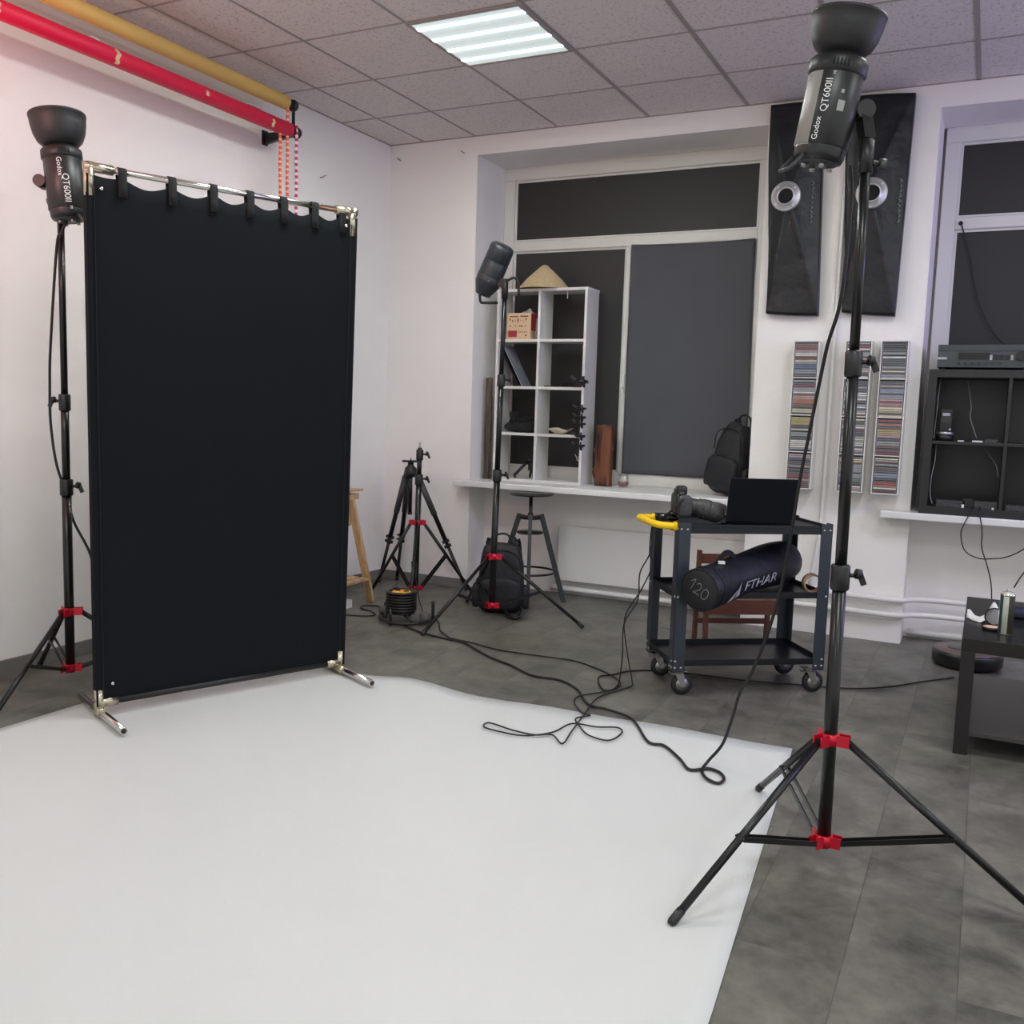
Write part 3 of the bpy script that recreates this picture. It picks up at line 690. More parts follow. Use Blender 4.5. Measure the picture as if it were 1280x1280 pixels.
# black cloth pile, third row left
cp_ = MB(); cp_.blob((-.285, .79, shz(1)+.04), (.25, .16, .085), .8, 14, .03, 6, seed=1); cp_.blob((-.29, .79, shz(1)+.085), (.18, .12, .05), .8, 12, .025, 8, seed=4); cp_.blob((-.34, .76, shz(1)+.105), (.07, .06, .07), .8, 10, .02, 10, seed=6)
for v in cp_.v: v.z = max(v.z, shz(1)+.001)
setp(obj('folded_cloth', cp_, M_cloth, world=True), 'pile of black cloth and straps in the left column above the bottom row', 'cloth')
# black stick tripod, bottom left
mt = thing('table_tripod', 'small black tabletop tripod lying in the bottom left compartment', 'tripod', (-.27, .74, SZ+TK))
mb = MB(); mb.cyl((-.03, -.045, .02), (.035, .02, .115), .011, 10); obj('grip', mb, M_black, mt)
mb = MB(); mb.cyl((.035, .02, .115), (.06, .05, .14), .016, 10); mb.box((.06, .05, .10), (.045, .04, .09)); obj('head', mb, M_black, mt)
mb = MB(); mb.cyl((.06, .05, .10), (.07, .05, .006), .008, 8); mb.cyl((.06, .05, .10), (.03, .08, .006), .008, 8); mb.cyl((-.03, -.045, .02), (-.02, -.04, .006), .008, 8); obj('legs', mb, M_black, mt)
# small dark things, second row right
mb = MB(); mb.blob((.03, .78, shz(2)+.02), (.07, .06, .04), .7, 10); setp(obj('dark_trinket', mb, M_cloth, world=True), 'small dark object on the middle board of the right column', 'trinket')
mb = MB(); mb.bb((-.10, .70, shz(2)), (-.04, .75, shz(2)+.007)); setp(obj('black_card', mb, M_black, world=True), 'flat black card lying on the middle board of the right column', 'card')
# shell bowl
sb_ = MB(); n = 40
for j, (r_, z_) in enumerate(((.012, 0), (.035, .004), (.07, .022), (.09, .036), (.086, .036), (.066, .024), (.03, .008), (.005, .006))):
    for k in range(n):
        a = 2*PI*k/n; q = 1+.08*math.sin(7*a)*(r_/.09); sb_.v.append(Vector((.005+math.cos(a)*r_*q*.95, .765+math.sin(a)*r_*q*.7, shz(1)+z_+.008*math.sin(3*a+1)*(r_/.09))))
for j in range(7):
    for k in range(n): sb_.f.append([j*n+k, j*n+(k+1) % n, (j+1)*n+(k+1) % n, (j+1)*n+k]); sb_.m.append(0); sb_.s.append(True)
setp(obj('shell_bowl', sb_, mat('cream_shell', (205, 198, 172), .4, noise_s=12, amt=.15), world=True), 'cream shell-shaped bowl in the right column above the bottom row', 'bowl')
# spring clamps on the right side edge
cx_ = SX+SW/2-.009
for k, (z, big) in enumerate(((1.445, 1.25), (1.235, .8), (1.165, .85), (1.12, .8), (.0, 0), (1.01, .85))):
    pass
cl_labels = ['largest black spring clamp, topmost on the right edge of the white shelf', 'second black spring clamp from the top on the right edge of the white shelf', 'third black spring clamp from the top on the right shelf edge', 'fourth black spring clamp from the top, just under the third', 'fifth black spring clamp from the top on the right shelf edge', 'lowest black spring clamp on the right edge, beside the shell bowl']
for k, z in enumerate((1.440, 1.265, 1.208, 1.165, 1.085, 1.022)):
    s_ = 1.45 if k == 0 else 1.05
    t = thing('spring_clamp', cl_labels[k], 'clamp', (cx_, SY-.012, z), 0, 'spring clamps along the shelf edge')
    mb = MB(); mb.beam((-.018*s_, .03, 0), (-.022*s_, -.022*s_, .006*s_), .008, .014*s_); mb.beam((-.022*s_, -.022*s_, .006*s_), (-.045*s_, -.03*s_, .024*s_), .012, .014*s_); obj('jaw', mb, M_black, t)
    mb = MB(); mb.beam((.018*s_, .03, 0), (.02*s_, -.022*s_, 0), .008, .014*s_); mb.beam((.02*s_, -.022*s_, 0), (.028*s_, -.045*s_, -.022*s_), .012, .014*s_); obj('jaw', mb, M_black, t)
    mb = MB(); mb.tube([(-.02*s_, -.018*s_, .0), (.02*s_, -.018*s_, .0)], .009*s_, 10); mb.tube([(0.012*s_, -.02*s_, -.022*s_), (.012*s_, -.02*s_, .024*s_)], .006*s_, 8); obj('spring', mb, M_black, t)
# white wire hook under the top
mb = MB(); mb.tube([(.04, .72, SZ+SH), (.04, .72, SZ+SH-.05)], .003, 6); setp(obj('hook', mb, M_print, world=True), 'tiny white hook hanging inside the top right compartment', 'hook')
# white scratches: tape bits on the black film
mb = MB(); mb.beam((.02, NB+.024, .95), (.05, NB+.024, .90), .006, .002, up=(0, 1, 0)); mb.beam((.045, NB+.024, .935), (.035, NB+.024, .905), .004, .002, up=(0, 1, 0)); obj('tape_scrap', mb, M_print, win1)

# wood log, glass, bark
lg = MB(); n = 26
for j in range(22):
    z = j/21*.405
    for k in range(n):
        a = 2*PI*k/n; rx, ry_ = .058, .042
        q = 1+.10*noise.noise(Vector((math.cos(a)*1.4, math.sin(a)*1.4, z*5)))+.05*noise.noise(Vector((math.cos(a)*5, math.sin(a)*5, z*14)))
        knot = .032*math.exp(-((a-3.2)**2)*14-((z-.235)/.02)**2)+.022*math.exp(-((a-3.5)**2)*5-((z-.09)/.035)**2)+.02*math.exp(-((a-5.9)**2)*7-((z-.25)/.03)**2)
        sx_ = math.copysign(abs(math.cos(a))**.7, math.cos(a)); sy_ = math.copysign(abs(math.sin(a))**.7, math.sin(a))
        lg.v.append(Vector((.315+sx_*(rx*q+knot)-.004*z, .80+sy_*ry_*q, SZ+z)))
for j in range(21):
    for k in range(n): lg.f.append([j*n+k, j*n+(k+1) % n, (j+1)*n+(k+1) % n, (j+1)*n+k]); lg.m.append(0); lg.s.append(True)
lg.f += [list(range(n))[::-1], [21*n+k for k in range(n)]]; lg.m += [0, 0]; lg.s += [False, False]
setp(obj('wood_log', lg, M_log, world=True), 'upright red-brown log piece with knots standing on the sill right of the shelf', 'log')
gl = thing('tumbler', 'small clear tumbler with amber drink on the sill beside the log', 'glass', (.455, .80, SZ))
mb = MB(); mb.lathe([(.0001, 0), (.026, 0), (.034, .012), (.037, .04), (.033, .09), (.0315, .09), (.0355, .04), (.032, .014), (.024, .008), (.0001, .008)], (0, 0, 0), (0, 0, 1), 32); obj('glass', mb, M_glass, gl)
mb = MB(); mb.lathe([(.0001, .0085), (.024, .0085), (.0318, .015), (.0348, .036), (.0001, .036)], (0, 0, 0), (0, 0, 1), 32); obj('drink', mb, M_drink, gl)
bk2 = MB(); n = 14
for j in range(24):
    z = j/23*.70
    for k in range(n):
        a = 2*PI*k/n; q = 1+.2*noise.noise(Vector((math.cos(a)*2, math.sin(a)*2, z*7))); bk2.v.append(Vector((-.528+math.cos(a)*.026*q, .725+math.sin(a)*.018*q, SZ+z)))
for j in range(23):
    for k in range(n): bk2.f.append([j*n+k, j*n+(k+1) % n, (j+1)*n+(k+1) % n, (j+1)*n+k]); bk2.m.append(0); bk2.s.append(False)
bk2.f += [list(range(n))[::-1], [23*n+k for k in range(n)]]; bk2.m += [0, 0]; bk2.s += [False, False]
setp(obj('bark_plank', bk2, M_barkm, world=True), 'narrow rough bark plank standing between the niche side and the white shelf', 'plank')

# grey blackout cloth over the right-hand pane
cu = MB(); NX, NZ = 40, 40
for j in range(NZ+1):
    for i in range(NX+1):
        fx = i/NX; fz = j/NZ; x0 = .384-.0*fz; x = x0+(1.205-x0)*fx+.010*math.sin(fz*5)*(fx > .9)
        z = .838+(2.352-.012*math.sin(fx*PI)-.838)*fz
        y = NB-.012+.006*noise.noise(Vector((fx*5, fz*3, 4)))
        cu.v.append(Vector((x, y, z)))
W = NX+1
for j in range(NZ):
    for i in range(NX): cu.f.append([j*W+i, j*W+i+1, (j+1)*W+i+1, (j+1)*W+i]); cu.m.append(0); cu.s.append(True)
co = obj('blackout_cloth', cu, M_curtain, world=True); sd = co.modifiers.new('s', 'SOLIDIFY'); sd.thickness = .002; setp(co, 'dark grey cloth covering the right pane of the left window', 'curtain')

# ================================================================== BACKPACKS
def backpack(label, loc, rz, w_, d_, h_, lean=0, tp=.16):
    t = thing('backpack', label, 'backpack', loc, rz)
    rot = Matrix.Rotation(lean, 3, 'X')
    def T(mb):
        for i, v in enumerate(mb.v): mb.v[i] = rot @ v
        mn = 0
        return mb
    mb = MB(); mb.blob((0, 0, h_/2), (w_, d_, h_), .45, 22, .012, 5, shape=lambda v: (v.x*(1-tp*(v.z+1)*.6), v.y*(1-.25*max(0, v.z)), v.z), seed=2); obj('main_bag', T(mb), M_nylon, t)
    mb = MB(); mb.blob((0, -d_*.47, h_*.30), (w_*.78, d_*.42, h_*.46), .45, 14, .008, 6, seed=5); obj('front_pocket', T(mb), M_nylon, t)
    for q in (-1, 1):
        mb = MB(); mb.blob((q*w_*.49, -.01, h_*.24), (w_*.16, d_*.55, h_*.34), .5, 10, .006, 6); obj('side_pocket', T(mb), M_nylon, t)
    mb = MB(); mb.tube(smooth_path([(-.05, d_*.30, h_*.96), (-.035, d_*.28, h_*1.10), (.03, d_*.28, h_*1.10), (.05, d_*.30, h_*.96)], 5), .007, 8); obj('carry_handle', T(mb), M_black, t)
    for q in (-1, 1):
        mb = MB(); P_ = smooth_path([(q*.06, d_*.36, h_*.95), (q*.085, d_*.5, h_*1.0), (q*.10, d_*.62, h_*.6), (q*.11, d_*.55, h_*.25), (q*.12, d_*.4, h_*.08)], 5)
        for a_, b_ in zip(P_, P_[1:]): mb.beam(a_, b_, .045, .012, up=(0, 1, .2))
        obj('shoulder_strap', T(mb), M_nylon, t)
    mb = MB(); mb.tube(smooth_path([(-w_*.40, -d_*.34, h_*.60), (-w_*.33, -d_*.40, h_*.84), (0, -d_*.40, h_*.92), (w_*.33, -d_*.40, h_*.84), (w_*.40, -d_*.34, h_*.60)], 6), .004, 6); obj('zip', T(mb), M_black, t)
    return t
b1 = backpack('black backpack standing on the floor behind the middle light stand', (-.035, .03, .0), R(22), .31, .17, .43)
mb = MB(); mb.tube(smooth_path([(.04, -.10, .03), (.07, -.19, .012), (.12, -.22, .015), (.14, -.14, .03), (.13, -.08, .05)], 5), .013, 8); obj('waist_strap', mb, M_black, b1)
b2 = backpack('black backpack leaning in the window corner on the sill, above the laptop', (1.165, .70, SZ+.012), R(-25), .28, .18, .44, lean=R(0), tp=.42)
b2.rotation_euler = (R(-3), R(7), R(-25))
# ================================================================== STOOL
st = thing('swivel_stool', 'black round swivel stool with four splayed legs under the window sill', 'stool', (-.03, .41, 0))
mb = MB(); mb.lathe([(.0001, .698), (.135, .698), (.147, .704), (.148, .712), (.135, .717), (.0001, .714)], (0, 0, 0), (0, 0, 1), 40); obj('seat', mb, M_dkwood, st)
mb = MB(); mb.tube([(0, 0, .44), (0, 0, .698)], .012, 12); obj('screw_post', mb, M_blackm, st)
mb = MB(); mb.lathe([(.0001, .545), (.07, .545), (.07, .56), (.0001, .56)], (0, 0, 0), (0, 0, 1), 24); mb.lathe([(.0001, .45), (.085, .45), (.085, .462), (.0001, .462)], (0, 0, 0), (0, 0, 1), 24); obj('hub', mb, M_blackm, st)
for a in (-65, 25, 115, 205):
    d = Vector((math.cos(R(a)), math.sin(R(a)), 0)); mb = MB(); mb.beam(d*.07+Vector((0, 0, .575)), d*.235+Vector((0, 0, .002)), .034, .022, up=(-d.y, d.x, 0)); mb.beam(Vector((0, 0, .555))+d*.03, d*.085+Vector((0, 0, .565)), .034, .02)
    obj('leg', mb, mat('charcoal_stool_paint', (44, 46, 48), .45), st)
mb = MB(); ring = [(math.cos(2*PI*k/40)*.172, math.sin(2*PI*k/40)*.172, .20) for k in range(41)]; mb.tube(ring, .007, 8, cap=False); obj('foot_ring', mb, M_blackm, st)

# ================================================================== PHOTO TRIPOD
tc_ = Vector((-.885, .30, 0)); tp = thing('camera_tripod', 'black camera tripod with clip locks in the room corner behind the low light stand', 'tripod', tuple(tc_))
mb = MB(); mb.tube([tc_+Vector((0, 0, .52)), tc_+Vector((0, 0, .87))], .014, 12); mb.tube([tc_+Vector((0, 0, .515)), tc_+Vector((0, 0, .53))], .017, 12); obj('centre_column', mb, M_blackm, tp, world=True)
mb = MB(); mb.lathe([(.0001, .77), (.035, .77), (.045, .79), (.04, .83), (.02, .85), (.02, .87), (.0001, .87)], tc_, (0, 0, 1), 20); obj('shoulder', mb, M_black, tp, world=True)
mb = MB(); mb.box(tc_+Vector((0, 0, .877)), (.11, .07, .012), Matrix.Rotation(R(25), 3, 'Z')); mb.cyl(tc_+Vector((0, 0, .882)), tc_+Vector((0, 0, .898)), .004, 8); obj('mount_plate', mb, M_black, tp, world=True)
for f in ((-1.17, .36), (-1.12, .51), (-.52, .46)):
    d = (Vector((f[0], f[1], 0))-tc_); d.normalize(); a = tc_+Vector((0, 0, .80))+d*.04; b = Vector((f[0], f[1], .014)); s_ = Vector((-d.y, d.x, 0)); mb = MB(); m_ = a+(b-a)*.60
    mb.tube([a, a+(b-a)*.58], .016, 12)
    l_ = obj('leg', mb, M_blackm, tp, world=True)
    mb = MB(); mb.tube([m_-(b-a)*.03, b], .0115, 12); obj('lower_tube', mb, M_blackm, l_, world=True)
    mb = MB(); mb.tube([a+(b-a)*.04, a+(b-a)*.36], .021, 12); obj('foam_grip', mb, M_grip, l_, world=True)
    mb = MB()
    for k in (.585, .625): c_ = a+(b-a)*k; mb.beam(c_-(b-a)*.012, c_+(b-a)*.012, .045, .035, up=tuple(s_)); mb.beam(c_, c_+s_*.035+Vector((0, 0, .01)), .012, .01)
    obj('clip_lock', mb, M_black, l_, world=True)
    mb = MB(); mb.tube([b+(a-b)*.03, b+(b-a).normalized()*.006], [.014, .012], 10); obj('rubber_foot', mb, M_rubber, l_, world=True)

# ================================================================== WOODEN TRESTLE
tr = thing('trestle', 'pine wood trestle with a slatted shelf half hidden behind the black screen', 'trestle', (-1.0, -.45, 0))
T0 = Vector((-.92, -.36, .70)); tdir = Vector((-.1, -1, 0)).normalized()
TA = Vector((-.905, -.36, 0)); TBk = TA+Vector((-.02, -.62, 0))
mb = MB(); mb.bb((-.955, -1.0, .665), (-.875, -.30, .70)); obj('top_beam', mb, M_pine, tr, world=True)
mb = MB(); mb.bb((-.965, -1.02, .715), (-.865, -.27, .728)); mb.bb((-.93, -.95, .70), (-.90, -.35, .715)); obj('top_board', mb, M_pine, tr, world=True)
for y, o_ in ((-.36, 0), (-.93, 0)):
    yo = .16 if y > -.5 else -.06
    mb = MB(); mb.beam((-.90, y, .69), (-.845, y+yo, .008), .046, .022, up=(0, 1, 0)); obj('leg', mb, M_pine, tr, world=True)
    mb = MB(); mb.beam((-.93, y-.01, .69), (-1.20, y+yo*.4, .008), .046, .022, up=(0, 1, 0)); obj('leg', mb, M_pine, tr, world=True)
mb = MB(); mb.beam((-.93, -.335, .66), (-.94, -.335, .50), .05, .02, up=(0, 1, 0)); obj('gusset', mb, M_pine, tr, world=True)
for k in range(4):
    x = -.815-.075*k; mb = MB(); mb.bb((x-.05, -1.0, .155), (x, -.27, .17)); obj('shelf_slat', mb, M_pine, tr, world=True)
mb = MB(); mb.bb((-1.15, -.345, .137), (-.865, -.325, .155)); mb.bb((-1.15, -.95, .137), (-.865, -.93, .155)); obj('shelf_rail', mb, M_pine, tr, world=True)
mb = MB(); mb.bb((-.98, -.58, .002), (-.845, -.40, .05)); setp(obj('white_box', mb, M_white, world=True), 'low white block on the floor under the slatted trestle shelf', 'box')

# ================================================================== CABLE REEL
rl = thing('cable_reel', 'black cable reel with an orange-yellow socket disc lying on the floor near the trestle', 'cable reel', (-.40, -.53, 0))
mb = MB(); mb.lathe([(.0001, .05), (.083, .05), (.083, .06), (.073, .06), (.073, .165), (.088, .165), (.094, .17), (.094, .178), (.072, .18), (.066, .172), (.0001, .172)], (0, 0, 0), (0, 0, 1), 36); obj('drum', mb, M_black, rl)
for k in range(6):
    mb = MB(); n = 36; pts = [(math.cos(2*PI*i/n)*.083, math.sin(2*PI*i/n)*.083, .072+k*.0165) for i in range(n+1)]; mb.tube(pts, .0085, 8, cap=False); obj('cable_turn', mb, M_cable, rl)
mb = MB(); mb.lathe([(.0001, .176), (.052, .176), (.056, .173), (.056, .170)], (0, 0, 0), (0, 0, 1), 30); obj('socket_disc', mb, mat('orange_yellow_plastic', (250, 170, 20), .4), rl, label='orange-yellow socket disc')
for k in range(2):
    mb = MB(); mb.lathe([(.0001, .181), (.014, .181), (.016, .176)], (math.cos(k*2.6+.4)*.028, math.sin(k*2.6+.4)*.028, 0), (0, 0, 1), 16); obj('socket', mb, M_black, rl)
mb = MB(); mb.tube(smooth_path([(-.14, .02, .03), (-.08, -.10, .03), (.04, -.15, .02), (.15, -.09, .02), (.19, .03, .022), (.195, .035, .05), (.195, .035, .135)], 5), .010, 8)
mb.tube([(.02, -.14, .004), (.02, -.14, .10)], .009, 8); mb.tube([(-.14, .02, .03), (.0, .0, .05), (.15, -.09, .025)], .008, 8); obj('tube_frame', mb, M_black, rl)
mb = MB()
for p in ((-.135, .02), (.15, .02)): mb.blob((p[0], p[1], .035), (.06, .05, .068), .7, 8)
obj('foot', mb, mat('grey_reel_foot', (96, 92, 88), .6), rl)

# ================================================================== TROLLEY
cart = thing('tool_trolley', 'dark grey three-tier steel trolley on castors with a yellow handle', 'trolley', (1.5915, -.7525, 0), R(36))
CW, CD = .72, .385; PZ0, PZ1 = .115, .785
for sx_ in (-1, 1):
    for sy_ in (-1, 1):
        x, y = sx_*CW/2, sy_*CD/2; mb = MB(); t_ = .003
        mb.bb((x, y, PZ0), (x-sx_*.055, y-sy_*t_, PZ1)); mb.bb((x, y, PZ0), (x-sx_*t_, y-sy_*.055, PZ1))
        p_ = obj('post', mb, M_cart, cart)
        mb = MB()
        for z in (.135, .165, .455, .755):
            for q in (.012, .04):
                if z in (.165, .455) and q > .02: continue
                mb.lathe([(.0001, .004), (.005, .003), (.006, 0)], (x-sx_*q, y, z), (0, sy_, 0), 10); mb.lathe([(.0001, .004), (.005, .003), (.006, 0)], (x, y-sy_*q, z), (sx_, 0, 0), 10)
        obj('bolts', mb, M_steel, p_)
        # castor
        wx, wy_ = x-sx_*.045, y-sy_*.045
        mb = MB(); mb.bb((wx-.035, wy_-.03, .112), (wx+.035, wy_+.03, .116)); mb.lathe([(.022, .095), (.026, .112)], (wx, wy_, 0), (0, 0, 1), 16)
        for q in (-1, 1):
            mb.add([(wx-.02, wy_+q*.018, .10), (wx+.02, wy_+q*.018, .10), (wx+.03, wy_+q*.018, .045), (wx+.012, wy_+q*.018, .04), (wx-.02, wy_+q*.022, .10), (wx+.02, wy_+q*.022, .10), (wx+.03, wy_+q*.022, .045), (wx+.012, wy_+q*.022, .04)], [(0, 1, 2, 3), (4, 7, 6, 5), (0, 4, 5, 1), (1, 5, 6, 2), (2, 6, 7, 3), (3, 7, 4, 0)])
        mb.bb((wx-.04, wy_-.018, .098), (wx+.02, wy_+.018, .103))
        ca = obj('castor', mb, M_steel, cart)
        mb = MB(); mb.lathe([(.012, -.013), (.042, -.013), (.048, -.008), (.05, 0), (.048, .008), (.042, .013), (.012, .013)], (wx+.018, wy_, .0505), (0, 1, 0), 28); obj('wheel', mb, M_rubber, ca)
        mb = MB(); mb.lathe([(.0001, -.016), (.03, -.014), (.032, 0), (.03, .014), (.0001, .016)], (wx+.018, wy_, .0505), (0, 1, 0), 20); obj('wheel_hub', mb, M_steel, ca)
for z in (.15, .455, .765):
    mb = MB(); a, b = CW/2-.004, CD/2-.004; h_ = .028
    mb.bb((-a, -b, z-.002), (a, b, z)); zt = z+(.0 if z > .7 else h_)
    lo = z-h_ if z > .7 else z-.008
    hi = z+.012 if z > .7 else z+.02
    mb.bb((-a, -b, lo), (a, -b+.003, hi)); mb.bb((-a, b-.003, lo), (a, b, hi)); mb.bb((-a, -b+.003, lo), (-a+.003, b-.003, hi)); mb.bb((a-.003, -b+.003, lo), (a, b-.003, hi))
    obj('tray', mb, M_cartdk, cart)
mb = MB(); P_ = smooth_path([(-CW/2, -CD/2+.035, .765), (-CW/2-.06, -CD/2+.045, .768), (-CW/2-.085, -CD/2+.09, .77), (-CW/2-.085, CD/2-.09, .77), (-CW/2-.06, CD/2-.045, .768), (-CW/2, CD/2-.035, .765)], 6)
mb.tube(P_, .0155, 12); mb.tube([P_[0], P_[0]+Vector((-.012, 0, 0))], .021, 12); mb.tube([P_[-1], P_[-1]+Vector((-.012, 0, 0))], .021, 12); obj('push_handle', mb, M_yellow, cart, label='yellow push handle')
TOPZ = .7655
# laptop: hinge towards the camera side, screen back visible
lp = thing('laptop', 'open black laptop on the trolley top, lid back facing the camera', 'laptop', (1.704, -.870, TOPZ), R(31))
mb = MB(); mb.bb((-.155, -.002, .003), (.155, .21, .015)); obj('keyboard_base', mb, M_black, lp, bevel=.003)
mb = MB(); mb.bb((-.135, .07, .015), (.135, .18, .0165)); obj('keyboard', mb, M_grip, lp)
mb = MB(); mb.bb((-.157, -.0045, 0), (.157, .0015, .212)); mb.xf(Matrix.Translation((0, -.002, .012)) @ Matrix.Rotation(R(12), 4, 'X'))
obj('lid', mb, mat('laptop_lid', (18, 21, 30), .28, metal=.5), lp, bevel=.002)
mb = MB(); mb.tube([(-.12, 0, .013), (.12, 0, .013)], .006, 10); obj('hinge', mb, M_black, lp)
# camera with long lens
cm = thing('camera', 'black mirrorless camera with a long zoom lens resting on the trolley corner', 'camera', (1.375, -1.00, TOPZ), R(28))
mb = MB(); mb.blob((0, .02, .088), (.055, .135, .098), .35, 14); obj('camera_body', mb, M_black, cm)
mb = MB(); mb.blob((.008, .02, .148), (.05, .055, .045), .5, 10); obj('viewfinder', mb, M_black, cm)
mb = MB(); mb.blob((.012, -.055, .085), (.065, .042, .10), .6, 10); obj('grip', mb, M_grip, cm)
mb = MB(); mb.cyl((-.0, .065, .13), (-.0, .065, .152), .017, 14); mb.cyl((.0, -.035, .13), (.0, -.035, .146), .012, 14); obj('top_dials', mb, M_grip, cm)
la = Vector((.03, .02, .085)); le = Vector((.20, .0, .048)); ld = (le-la).normalized(); LL = (le-la).length
mb = MB(); mb.lathe([(.0001, 0), (.037, 0), (.038, .01), (.038, LL*.2), (.038, LL*.22), (.038, LL*.28), (.044, LL*.32), (.045, LL*.98), (.041, LL)], la, ld, 32); ln = obj('zoom_lens', mb, M_lens, cm)
mb = MB(); mb.lathe([(.043, LL*.40), (.0468, LL*.41), (.0468, LL*.62), (.045, LL*.63)], la, ld, 32); mb.lathe([(.045, LL*.68), (.0468, LL*.69), (.0468, LL*.86), (.045, LL*.87)], la, ld, 32); obj('focus_ring', mb, M_grip, ln)
mb = MB(); mb.lathe([(.0001, LL*.96), (.036, LL*.96)], la, ld, 28); obj('front_glass', mb, mat('coated_glass', (12, 10, 20), .05), ln)
mb = MB(); P_ = smooth_path([(0, -.07, .12), (-.05, -.085, .07), (-.09, -.05, .012), (-.04, .0, .008), (.0, -.085, .012), (.09, -.09, .012), (.16, -.07, .016), (.2, -.05, .03), (.27, .0, .02)], 5)
for a_, b_ in zip(P_, P_[1:]): mb.beam(a_, b_, .022, .003, up=(.2, .1, 1))
obj('neck_strap', mb, M_cloth, cm)
mb = MB(); mb.blob((-.085, .06, .018), (.11, .06, .034), .7, 12, seed=1); t = setp(obj('sunglasses_case', mb, mat('glossy_black', (12, 12, 13), .12), None, loc=tuple(Vector((1.385, -1.00, TOPZ+.001)))), 'glossy black pouch lying beside the yellow trolley handle', 'pouch')
# tube bag on the middle tray
r0_ = .093
A = Vector((1.530, -1.17, .508)); B = Vector((1.765, -.46, .575))
bagt = thing('tube_bag', 'long navy-black cylindrical bag marked 120 lying across the trolley middle tray', 'bag', (A.x, A.y, .415))
dz = Vector((0, 0, 1)); ax = (B-A).normalized(); LL = (B-A).length; n = 44
mb = MB(); x_ = ax.cross(dz).normalized(); y_ = x_.cross(ax)
prof = [(0, r0_*.97), (.01, r0_), (.05, r0_), (.10, r0_*1.0), (.16, r0_*.99), (.22, r0_), (.30, r0_*1.03), (.42, r0_*1.08), (.55, r0_*1.12), (LL*.86, r0_*1.12), (LL*.95, r0_*1.02), (LL*.99, r0_*.8), (LL, r0_*.5)]
for (z, r_) in prof:
    for k in range(n):
        a = 2*PI*k/n; q = r_*(1+.04*noise.noise(Vector((math.cos(a)*2, math.sin(a)*2, z*9))))
        p = A+ax*z+x_*math.cos(a)*q+y_*math.sin(a)*q
        lp_ = Matrix.Rotation(-R(36), 3, 'Z') @ (p-Vector((1.5915, -.7525, 0)))
        if lp_.y > -.21: p.z = max(p.z, .478)      # the soft bag flattens over the tray rim
        mb.v.append(p)
for j in range(len(prof)-1):
    for k in range(n): mb.f.append([j*n+k, j*n+(k+1) % n, (j+1)*n+(k+1) % n, (j+1)*n+k]); mb.m.append(0); mb.s.append(True)
mb.f.append([(len(prof)-1)*n+k for k in range(n)]); mb.m.append(0); mb.s.append(True)
obj('bag_body', mb, M_nylon2, bagt, world=True)
mb = MB(); mb.lathe([(.0001, -.004), (r0_*.9, -.003), (r0_*.99, .004)], A, ax, 40); obj('end_cap', mb, M_nylon, bagt, world=True)
mb = MB(); ring = [A+ax*.001+(x_*math.cos(2*PI*k/48)+y_*math.sin(2*PI*k/48))*r0_*.985 for k in range(49)]; mb.tube(ring, .0035, 6, cap=False); ring = [A+ax*.05+(x_*math.cos(2*PI*k/48)+y_*math.sin(2*PI*k/48))*r0_*1.01 for k in range(49)]; mb.tube(ring, .003, 6, cap=False); obj('piping', mb, M_cloth, bagt, world=True)
M_chalk = mat('chalk_marking', (120, 122, 122), .7)
# hand drawn 120
xr = -x_ if (-x_).dot(rr) > 0 else x_
def mark(name, strokes, scale, o_, ex, ey, rad_, m):
    mb = MB()
    for st_ in strokes: mb.tube([o_+ex*(p[0]*scale)+ey*(p[1]*scale) for p in smooth_path([(p[0], p[1], 0) for p in st_], 4)], rad_, 6)
    return obj(name, mb, m, bagt, world=True)
ca_, sa_ = math.cos(R(-28)), math.sin(R(-28)); ex = xr*ca_+y_*sa_; ey = -xr*sa_+y_*ca_
mark('marking_120', [[(-1.25, .25), (-.95, .6), (-.85, .6), (-.95, -.5)], [(-.55, .35), (-.3, .6), (-.05, .4), (-.1, .0), (-.6, -.55), (-.3, -.5), (.1, -.5)], [(.55, .55), (.3, .3), (.28, -.3), (.55, -.55), (.85, -.3), (.88, .3), (.55, .55)]], .046, A-ax*.006+xr*.008, ex, ey, .0018, M_chalk)
# printed logo and letters on the flank
vs, fs = text_verts('FTHAR', .056, .0004, .25); mb = MB()
camdir = (tocam-A); sidev = (camdir-ax*camdir.dot(ax)).normalized(); ang0 = math.atan2(sidev.dot(y_), sidev.dot(x_))
sgn = 1 if xr.dot(x_) > 0 else -1
upa = 1 if math.sin(ang0+.1) > math.sin(ang0) else -1
for v in vs:
    z = .20+v.x*1.5; a = ang0+upa*((v.y-.02)/.1-.55); q = r0_*(1.075+max(0, min(.075, (z-.25)*.4)))+v.z; mb.v.append(A+ax*z+x_*math.cos(a)*q+y_*math.sin(a)*q)
for f in fs: mb.f.append(list(f)); mb.m.append(0); mb.s.append(False)
def onbag(z, h, q=1.06): a = ang0+upa*(h/.1-.72); return A+ax*z+x_*math.cos(a)*r0_*q+y_*math.sin(a)*r0_*q
for (p, w1) in (((.10, -.045, .155, .02), .02), ((.15, -.03, .175, .04), .014)):
    a_, b_, c_, d_ = onbag(p[0], p[1]), onbag(p[0]+w1*1.8, p[1]+.012), onbag(p[2]+w1*.5, p[3]), onbag(p[2]-w1*.6, p[3]-.01)
    o_ = len(mb.v); mb.v += [a_, b_, c_, d_]; mb.f.append([o_, o_+1, o_+2, o_+3]); mb.m.append(0); mb.s.append(False)
obj('printed_lettering', mb, mat('silver_print', (150, 150, 158), .5), bagt, world=True)
mb = MB(); P_ = smooth_path([A+ax*.12+dz*r0_*.99, A+ax*.16+dz*(r0_+.035)+x_*.01, A+ax*.22+dz*(r0_+.03), A+ax*.27+dz*r0_], 5)
